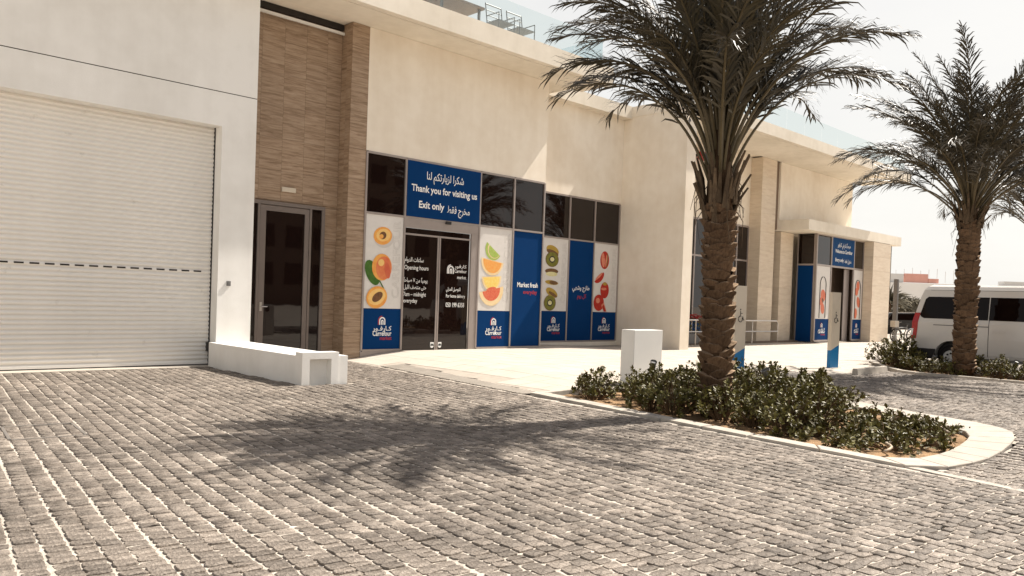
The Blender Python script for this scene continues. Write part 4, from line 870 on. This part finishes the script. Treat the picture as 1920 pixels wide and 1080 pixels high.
for k, (x, y, s) in enumerate(((25.2, 9.2, 1.3), (24.6, 9.0, 1.25), (25.7, 9.75, 1.15), (24.2, 8.5, .95), (24.9, 8.6, .75), (23.9, 7.9, .62), (24.5, 7.8, .55), (23.7, 7.4, .8), (24.7, 7.2, .9), (24.2, 6.5, .8), (23.7, 6.2, .75), (24.4, 5.9, .9), (23.8, 5.5, .8), (24.6, 5.2, .9), (24.0, 4.8, .8), (24.5, 4.3, .9), (23.8, 4.0, .8))):
    shrub(k % 4, x, y, -.1, s, {0: 'tall dark shrub at the left end of the bed by the van', 2: 'dark shrub behind the leftmost tall shrub, towards the bicycle', 7: 'low shrub at the left foot of the middle palm trunk', 8: 'low shrub behind the middle palm trunk, before the van wheel'}.get(k, 'dark shrub in the bed in front of the white van'), 'shrubs in the bed by the van', random.uniform(0, 6.28))

# ------------------------------------------------------------------ things on the plaza
# litter bin unit: plain back towards us, openings towards the shop
bn = thing('litter_bin_unit', 'white box-shaped litter bin unit standing on the pale plaza', 'litter bin', (13.5, 10.1, 0)); bx0, bx1, by0, by1 = 13.02, 13.98, 9.9, 10.23
gz = float(G(13.5, 10.1)); BX('casing', M['box'], bn, bx0, bx1, by0, by1, gz-.02, 1.0, bevel=.012)
MB().lathe((13.27, by1, .84), [(.09, 0.001), (.09, .004)], 16, 'y').build('bin_opening', M['dark'], bn); MB().lathe((13.72, by1, .84), [(.09, 0.001), (.09, .004)], 16, 'y').build('bin_opening', M['dark'], bn)
for a in (13.04, 13.35, 13.66): BX('bin_door', M['box'], bn, a, a+.29, by1+.001, by1+.012, .05, .66)
def totem(x, y, label):
    z = float(G(x, y)); t = thing('parking_totem', label, 'sign', (x, y, z), 'accessible parking totems'); w_, d, h = .20, .055, 2.14; a = R(-8); 
    def P(u, v): return (x+u*math.cos(a)-v*math.sin(a), y+u*math.sin(a)+v*math.cos(a))
    zl, zr = z+.50, z+.66
    lo = [(*P(-w_, -d), z), (*P(w_, -d), z), (*P(w_, d), z), (*P(-w_, d), z)]; mi = [(*P(-w_, -d), zl), (*P(w_, -d), zr), (*P(w_, d), zr), (*P(-w_, d), zl)]; hi = [(*P(-w_, -d), z+h), (*P(w_, -d), z+h), (*P(w_, d), z+h), (*P(-w_, d), z+h)]
    FQ = [(0, 1, 2, 3), (4, 5, 6, 7), (0, 1, 5, 4), (1, 2, 6, 5), (2, 3, 7, 6), (3, 0, 4, 7)]
    MB().add(lo+mi, FQ).build('blue_foot', M['totemblue'], t); MB().add([(p[0], p[1], p[2]+.003) for p in mi]+hi, FQ).build('panel', M['totem'], t)
    BX('base_plate', M['concrete'], t, x-.26, x+.26, y-.14, y+.14, z-.03, z+.012)
    # wheelchair symbol, built as dark strokes
    m = MB(); c0 = Vector((*P(.02, -d-.004), z+1.42)); ux = Vector((math.cos(a), math.sin(a), 0)); uz = Vector((0, 0, 1))
    T = lambda q: [c0+ux*p[0]*1.15+uz*p[1]*1.15 for p in q]
    m.tube(T([(-.03+.062*math.cos(R(b)), -.06+.062*math.sin(R(b))) for b in range(110, 381, 18)]), .010, 5); m.tube(T([(-.03, .10), (-.025, -.01), (.04, -.01), (.068, -.085), (.09, -.08)]), .010, 5); m.tube(T([(-.026, .055), (.03, .055)]), .009, 5); m.lathe(c0+ux*-.035+uz*.155, [(.02, -.003), (.02, .004)], 10, 'y')
    m.build('wheelchair_symbol', M['blackink'], t); return t
totem(17.25, 10.05, 'cream and blue accessible parking totem half hidden behind the near palm trunk'); totem(22.42, 10.05, 'cream and blue accessible parking totem standing clear in front of the far entrance')
ws = top(MB().prism([(20.75, 8.62, -.12), (20.75, 8.79, -.12), (20.75, 8.77, .06), (20.75, 8.65, .06)], (1.95, 0, 0)).build('wheel_stop', M['concrete'], None, bevel=.012), 'pale concrete wheel stop lying on the cobbles by the plaza edge', 'wheel stop')
BX('rubber_end', M['plastic'], None, 0, .01, 0, .01, 0, .01) and None
bpy.data.objects.remove(bpy.data.objects['rubber_end'])
# handrail
hr = thing('handrail', 'low two-bar steel handrail in front of the stone piers', 'railing', (30, 18.3, -.1)); zb_ = -.06
for x in (25.6, 26.9, 28.1, 29.3, 31.0, 32.6): MB().tube([(x, 18.3, zb_-.1), (x, 18.3, .92)], .028, 8).build('post', M['steel'], hr)
MB().tube([(25.6, 18.3, .94), (34.75, 18.3, .94), (34.9, 18.3, .80), (34.9, 18.3, -.2)], .034, 8).build('top_rail', M['steel'], hr); MB().tube([(25.6, 18.3, .46), (34.9, 18.3, .46)], .03, 8).build('mid_rail', M['steel'], hr)
fl = thing('flower_planter', 'clump of small red flowers behind the handrail near the corner pier', 'plant', (28.9, 18.9, -.05)); m = MB(); rng = random.Random(5)
for i in range(120): m.lathe((28.9+rng.uniform(-.6, .9), 18.9+rng.uniform(-.15, .15), 1.0+rng.uniform(-.12, .16)), [(.0, -.03), (.05, 0), (.0, .03)], 5)
m.build('red_flowers', M['redpaint'], fl, kind='stuff'); m = MB()
for i in range(300):
    c = Vector((28.9+rng.uniform(-.65, .95), 18.9+rng.uniform(-.2, .2), rng.uniform(.35, .98))); d = Vector((rng.uniform(-1, 1), rng.uniform(-1, 1), rng.uniform(-.3, 1))).normalized()*.09; s_ = d.orthogonal().normalized()*.03; m.add([c, c+d*.5+s_, c+d, c+d*.5-s_], [(0, 1, 2, 3)])
m.build('foliage', M['leaf'], fl); BX('trough', M['metal'], fl, 28.2, 29.9, 18.68, 18.994, -.05, .36)
wb = thing('wall_sign', 'small red wall fixture high on the cream wall behind the palm crown', 'fixture', (29.8, 19.5, 7.8)); BX('red_case', M['redpaint'], wb, 29.55, 30.1, 19.3, 19.5, 7.78, 8.1); BX('bracket', M['plastic'], wb, 29.3, 29.55, 19.4, 19.6, 7.9, 7.96); MB().tube([(29.4, 19.5, 7.9), (29.42, 19.5, 7.1)], .02, 5).build('cable', M['plastic'], wb)
# garden spotlights
def spot(x, y, z, s, az, label):
    t = thing('garden_spotlight', label, 'spotlight', (x, y, z), 'garden spotlights in the planting beds'); d = Vector((math.cos(az)*.5, math.sin(az)*.5, .85)).normalized(); c = Vector((x, y, z))
    MB().tube([c-Vector((0, 0, .1)), c+Vector((0, 0, s*1.4))], .02, 6).build('stake', M['metal'], t); q = c+Vector((0, 0, s*1.4))
    MB().tube([q-d*s*.25, q+d*s*.1, q+d*s], [s*.20, s*.27, s*.27], 12).build('lamp_head', M['metal'], t); MB().tube([q+d*s*.9, q+d*s*1.12], [s*.30, s*.32], 12, False).build('cowl', M['metal'], t)
spot(12.62, 9.15, -.02, .2, 4.0, 'grey garden spotlight poking out of the shrubs in front of the white bin unit'); spot(12.75, 6.75, -.1, .25, 2.6, 'grey garden spotlight among the shrubs just right of the near palm trunk')
spot(24.6, 8.15, -.12, .2, 4.2, 'grey garden spotlight in the bed below the van rear wheel'); spot(24.4, 6.05, -.1, .2, 4.0, 'grey garden spotlight in the bed right of the middle palm')
h_ = MB(); h_.tube([(10.25+.12*i+.03*math.sin(i), 3.9-.05*math.sin(i*.9)+.03*i, float(G(10.3, 3.8))+.02+.035*math.sin(min(3.1, i*.5))) for i in range(9)], .017, 6); top(h_.build('drip_hose', M['hose'], None, smooth=True), 'pale drip hose lying on the sandy soil at the near edge of the island', 'hose')
h_ = MB(); h_.tube([(12.1+.07*i, 3.72+.05*i+.06*math.sin(i*.7), float(G(12.3, 3.8))+.02+.05*math.sin(min(3.1, i*.55))) for i in range(8)], .017, 6); top(h_.build('drip_hose', M['hose'], None, smooth=True), 'pale drip hose looping out of the shrubs at the far tip of the island', 'hose')

# ------------------------------------------------------------------ van (rear towards the shop, side towards us)
VX, VY, VG = 25.75, 9.16, -.1
V = thing('white_van', 'white high-roof minibus with dark windows parked behind the middle palm', 'van', (VX+.95, VY-2.9, VG))
# half section: (distance in from the side plane, height above ground, rearward lean at the rear end)
sec = [(.10, .30, .02), (.02, .50, .0), (.0, .95, .0), (.015, 1.38, .03), (.06, 1.55, .06), (.155, 2.16, .21), (.20, 2.36, .28), (.30, 2.46, .35), (.55, 2.52, .42)]
full = sec+[(1.95-a, h, l) for a, h, l in sec[::-1]]
st = [0, .35, .8, 1.4, 2.2, 3.0, 4.0, 4.75, 5.25, 5.7, 5.9]
vs = []; ns = len(full)
for i, l in enumerate(st):
    for a, h, lean_ in full:
        y = l+lean_ if i == 0 else l+lean_*.5 if i == 1 else l
        hh = h; aa = a
        if l > 4.7: k_ = (l-4.7)/1.2; hh = min(h, 2.52-1.45*k_**1.6) if h > 1.0 else h; y = l; aa = a+(.12*k_*k_ if a < 1 else -.12*k_*k_)
        vs.append((VX+aa, VY-y, VG+hh))
fs = [(i*ns+j, i*ns+(j+1) % ns, (i+1)*ns+(j+1) % ns, (i+1)*ns+j) for i in range(len(st)-1) for j in range(ns)]+[tuple(range(ns)), tuple((len(st)-1)*ns+j for j in range(ns))[::-1]]
bd = MB().add(vs, fs).build('body', [M['van']], V, smooth=False)
WH = [(1.13, .36), (5.0, .36)]
cut = MB()
for l, r in WH: cut.lathe((VX-.3, VY-l, VG+.40), [(.46, 0), (.46, 2.6)], 28, 'x')
co_ = cut.build('cutter', M['plastic']); co_.data.transform(Matrix.Translation(-Vector((0, 0, 0))))
md = bd.modifiers.new('b', 'BOOLEAN'); md.object = co_; md.operation = 'DIFFERENCE'; md.solver = 'EXACT'
bpy.context.view_layer.update(); dg = bpy.context.evaluated_depsgraph_get(); nm_ = bpy.data.meshes.new_from_object(bd.evaluated_get(dg)); bd.modifiers.clear(); bd.data = nm_; bpy.data.objects.remove(co_)
for l, r in WH: MB().lathe((VX+.30, VY-l, VG+.42), [(.455, 0), (.455, 1.35)], 20, 'x').build('wheel_well', M['plastic'], V)
def side(t, h):
    """x offset of the van's flank at height h"""
    for (a0, h0, _), (a1, h1, _) in zip(sec, sec[1:]):
        if h0 <= h <= h1: return a0+(a1-a0)*(h-h0)/(h1-h0)
    return sec[-1][0]
def flank(name, pts, m_, off=.006):
    """panel following the flank: pts are (length, height)"""
    mb = MB(); vs = [(VX+side(0, h)-off, VY-l, VG+h) for l, h in pts]; n = len(vs)
    return mb.add(vs+[(v[0]+.012, v[1], v[2]) for v in vs], [tuple(range(n))]+[(i, (i+1) % n, n+(i+1) % n, n+i) for i in range(n)]).build(name, m_, V)
flank('window', [(.26, 1.54), (.22, 1.60), (.34, 2.08), (.42, 2.15), (2.06, 2.16), (2.06, 1.50), (.34, 1.50)], M['vanglass'])
flank('window', [(2.085, 1.50), (2.085, 2.16), (4.0, 2.16), (4.0, 1.50)], M['vanglass']); flank('window', [(4.1, 1.5), (4.1, 2.12), (4.75, 2.05), (5.1, 1.5)], M['vanglass'])
flank('window_sticker', [(1.18, 1.98), (1.18, 2.07), (1.42, 2.07), (1.42, 1.98)], M['metal'], .009)
def strip(name, rows, m_, off):
    mb = MB(); a = [(VX+side(0, h)-off, VY-l0, VG+h) for h, l0, l1 in rows]+[(VX+side(0, h)-off, VY-l1, VG+h) for h, l0, l1 in rows]; b = [(v[0]+off+.02, v[1], v[2]) for v in a]; n = len(rows)
    f = [(i, i+1, n+i+1, n+i) for i in range(n-1)]+[(2*n+i, 2*n+i+1, 3*n+i+1, 3*n+i) for i in range(n-1)]+[(i, i+1, 2*n+i+1, 2*n+i) for i in range(n-1)]+[(n+i, n+i+1, 3*n+i+1, 3*n+i) for i in range(n-1)]+[(0, n, 3*n, 2*n), (n-1, 2*n-1, 4*n-1, 3*n-1)]
    return mb.add(a+b, f).build(name, m_, V)
strip('tail_light', [(.88, -.01, .15), (.95, -.01, .16), (1.2, .02, .18), (1.38, .025, .185), (1.55, .055, .21), (1.66, .08, .23)], M['red'], .016); strip('reflector', [(.98, -.012, .05), (1.18, .012, .07)], M['ink'], .020)
flank('slide_rail', [(.62, 1.30), (.62, 1.325), (2.1, 1.325), (2.1, 1.30)], M['metal'], .008); [strip('door_seam', [(h, l, l+.014) for h in (.45, .5, .95, 1.38, 1.51)], M['plastic'], .003) for l in (2.09, 3.45)]
flank('roof_seam', [(.45, 2.345), (.45, 2.355), (4.6, 2.355), (4.6, 2.345)], M['metal'], .004); flank('sill_trim', [(1.62, .34), (1.62, .40), (4.5, .40), (4.5, .34)], M['metal'], .006)
flank('door_handle', [(2.25, 1.16), (2.25, 1.2), (2.5, 1.2), (2.5, 1.16)], M['van'], .03)
MB().box(VX-.012, VX+.03, VY-.70, VY+.03, VG+.30, VG+.60).box(VX+.0, VX+1.95, VY-.02, VY+.05, VG+.30, VG+.60).build('rear_bumper', M['plastic'], V, bevel=.01)
for l, r in WH:
    w_ = MB().lathe((VX+.06, VY-l, VG+.365), [(.19, 0), (.345, .0), (.365, .05), (.365, .2), (.33, .24), (.1, .24)], 28, 'x').build('wheel', M['rubber'], V, smooth=True)
    rm = MB().lathe((VX+.022, VY-l, VG+.365), [(.05, -.008), (.055, .02), (.20, .03), (.215, -.006), (.222, .02)], 28, 'x').build('rim', M['rim'], w_)
    m = MB()
    for k in range(8):
        a = 2*math.pi*k/8; m.lathe((VX-.016, VY-l+.125*math.cos(a), VG+.365+.125*math.sin(a)), [(.030, .03), (.030, .036)], 8, 'x')
    m.build('rim_hole', M['plastic'], w_)
MB().box(VX-.25, VX-.02, VY-5.05, VY-4.9, VG+1.45, VG+1.85).build('wing_mirror', M['plastic'], V, bevel=.02)

# ------------------------------------------------------------------ bicycle, post and far things
bk = thing('delivery_bicycle', 'delivery bicycle with a small front bag leaning by the far corner pier', 'bicycle', (46.3, 16.8, -.1)); bc = Vector((45.7, 17.05, -.1)); du = Vector((.90, -.43, 0)).normalized(); dn = Vector((du.y, -du.x, 0))
def bp(u, z, v=0): return bc+du*u+dn*v+Vector((0, 0, z))
for u in (0, 1.12):
    ring = [bp(u+.36*math.cos(R(a)), .37+.36*math.sin(R(a))) for a in range(0, 361, 15)]
    wl = MB().tube(ring, .032, 6, False).build('wheel', M['rubber'], bk); m = MB()
    for a in range(0, 180, 30): m.tube([bp(u+.34*math.cos(R(a)), .37+.34*math.sin(R(a))), bp(u-.34*math.cos(R(a)), .37-.34*math.sin(R(a)))], .006, 4)
    m.build('spokes', M['steel'], wl)
MB().tube([bp(0, .37), bp(.16, .85), bp(.20, 1.08)], .03).build('fork', M['metal'], bk); MB().tube([bp(.16, .85), bp(.55, .36), bp(1.12, .37), bp(.75, .82), bp(.2, .80)], .03).build('frame', M['metal'], bk); MB().tube([bp(.55, .36), bp(.75, .82), bp(.80, .98)], .028).build('seat_tube', M['metal'], bk)
MB().obox(bp(.80, 1.0), du*.14, dn*.07, Vector((0, 0, .03))).build('saddle', M['plastic'], bk); MB().tube([bp(.10, 1.12, -.28), bp(.2, 1.08), bp(.10, 1.12, .28)], .018).build('handlebar', M['metal'], bk); MB().obox(bp(-.10, 1.0), du*.13, dn*.17, Vector((0, 0, .17))).build('front_bag', M['concrete'], bk)
MB().tube([bp(1.12+.40*math.cos(R(a)), .37+.40*math.sin(R(a))) for a in range(20, 165, 12)], .03, 6).build('mudguard', M['steel'], bk)
gp = top(MB().box(46.9, 47.12, 17.5, 17.72, -.15, 3.4).build('steel_post', M['post'], None, bevel=.02), 'square grey steel post standing behind the bicycle', 'post')
gc = top(MB().box(45.9, 46.2, 17.9, 18.2, -.15, 1.0).build('service_cabinet', M['metal'], None, bevel=.02), 'small dark grey cabinet beside the far corner pier', 'cabinet')
# dark car behind
def car(x, y, label):
    t = thing('parked_car', label, 'car', (x, y, -.16)); d = Vector((.72, -.69, 0)); n_ = Vector((.69, .72, 0)); z0 = -.16
    P = lambda l, w_, h: Vector((x, y, z0))+d*l+n_*w_+Vector((0, 0, h))
    prof_ = [(-2.3, .35), (-2.3, .95), (-1.9, 1.05), (-1.3, 1.62), (.6, 1.68), (1.3, 1.12), (2.2, .98), (2.35, .4)]
    MB().prism([P(l, -.9, h) for l, h in prof_], n_*1.8).build('body', M['plastic'], t, bevel=.05)
    MB().prism([P(l, -.905, h) for l, h in ((-1.55, 1.1), (-1.2, 1.55), (.5, 1.6), (1.05, 1.12))], n_*-.01).build('window', M['vanglass'], t); MB().prism([P(l, -.91, h) for l, h in ((-1.4, 1.64), (.55, 1.70), (.55, 1.74), (-1.4, 1.68))], n_*.1).build('roof_rail', M['steel'], t)
    for l in (-1.4, 1.45): MB().tube([P(l, -.92, .34), P(l, -.70, .34)], .34, 16).build('wheel', M['rubber'], t)
car(66, 24.2, 'dark car parked far behind the bicycle')
def clump(mb, c, rx, rz, n, size, rng):
    for i in range(n):
        v = Vector((rng.gauss(0, 1), rng.gauss(0, 1), rng.gauss(0, 1))).normalized()*rng.random()**.4; p = c+Vector((v.x*rx, v.y*rx, v.z*rz)); d = Vector((rng.uniform(-1, 1), rng.uniform(-1, 1), rng.uniform(-1, 1))).normalized()*size; s_ = d.orthogonal().normalized()*size*.4
        mb.add([p, p+d*.5+s_, p+d, p+d*.5-s_], [(0, 1, 2, 3)])
rng = random.Random(9); hd = thing('clipped_hedge', 'dark hedge far behind the parked car', 'hedge', (92, 34, -.16)); m = MB()
for i in range(26): clump(m, Vector((84+i*1.5*.72+rng.uniform(-.4, .4), 39-i*1.5*.69, 1.6+rng.uniform(-.2, .5))), 1.5, 1.7, 130, .55, rng)
m.build('foliage', M['fargreen'], hd)
for q, (x, y, h, lab) in enumerate(((88, 33.6, 4.6, 'far palm-like tree with fuzzy crown above the hedge'), (97, 34.2, 3.6, 'low far tree on the right of the fuzzy palm-like tree'))):
    t = thing('far_tree', lab, 'tree', (x, y, -.16)); MB().tube([(x, y, -.2), (x, y, h*.6)], .2, 7).build('trunk', M['boot'], t); m = MB()
    for k in range(150):
        a = rng.uniform(0, 6.28); e = rng.uniform(-.2, 1.5); L_ = rng.uniform(1.6, 2.7)*(h/4.6); b = Vector((x, y, h*.55)); d = Vector((math.cos(a)*math.cos(e), math.sin(a)*math.cos(e), math.sin(e))); s_ = d.orthogonal().normalized()*.10
        m.add([b-s_*.5, b+s_*.5, b+d*L_*.6+s_, b+d*L_+Vector((0, 0, -.5)), b+d*L_*.6-s_], [(0, 1, 2, 3, 4)])
    m.build('crown', M['fargreen'], t)
fb = thing('far_building', 'long low white building with a red banner on the horizon', 'building', (190, 60, -.4)); e = Vector((.72, -.69, 0)); nn = Vector((.69, .72, 0))
def fbx(name, l0, l1, z0, z1, m_, off=0, dep=4):
    c = Vector((176, 58, 0)); MB().obox(c+e*(l0+l1)/2+nn*(off+dep/2)+Vector((0, 0, (z0+z1)/2)), e*(l1-l0)/2, nn*dep/2, Vector((0, 0, (z1-z0)/2))).build(name, m_, fb)
fbx('wall', -14, 60, -.4, 7.6, M['farwhite']); fbx('red_banner', -6.4, -1.6, 7.7, 9.5, M['farred'], .5, .4); fbx('red_banner', -1.5, .6, 7.7, 8.6, M['farred'], .5, .4); fbx('grey_roof', -14, -6.6, 7.65, 9.4, M['fargrey'], .5, 2); fbx('plant_room', 14, 19, 7.61, 8.6, M['fargrey'], .5, 2)
for i in range(9): fbx('mast', -8+i*1.7, -7.95+i*1.7, 9.4 if i < 4 else 7.65, 10.2+(i % 3)*.25, M['fargrey'], 1, .1)
lp = thing('far_lamp_mast', 'slim pale lamp mast rising far behind the van', 'lamp post', (161.4, 47, -.4)); lpx = Vector((161.4, 47.05, -.4)); MB().tube([lpx, lpx+Vector((0, 0, 11.6))], .2, 8).build('mast', M['fargrey'], lp); MB().obox(lpx+Vector((0, 0, 11.8)), e*.7, nn*.3, Vector((0, 0, .25))).build('lamp_head', M['fargrey'], lp)

ob = thing('office_block', 'plain grey-brown office block across the road, seen only as a reflection in the shop glass', 'building', (62, -48, -.4))
BX('wall', M['brown'], ob, 22, 72, -56, -46, -.4, 19)
for i in range(14):
    for j in range(4): BX('window', M['vanglass'], ob, 23.5+i*3.5, 25.6+i*3.5, -45.998, -45.9, 2.2+j*4.2, 4.6+j*4.2)
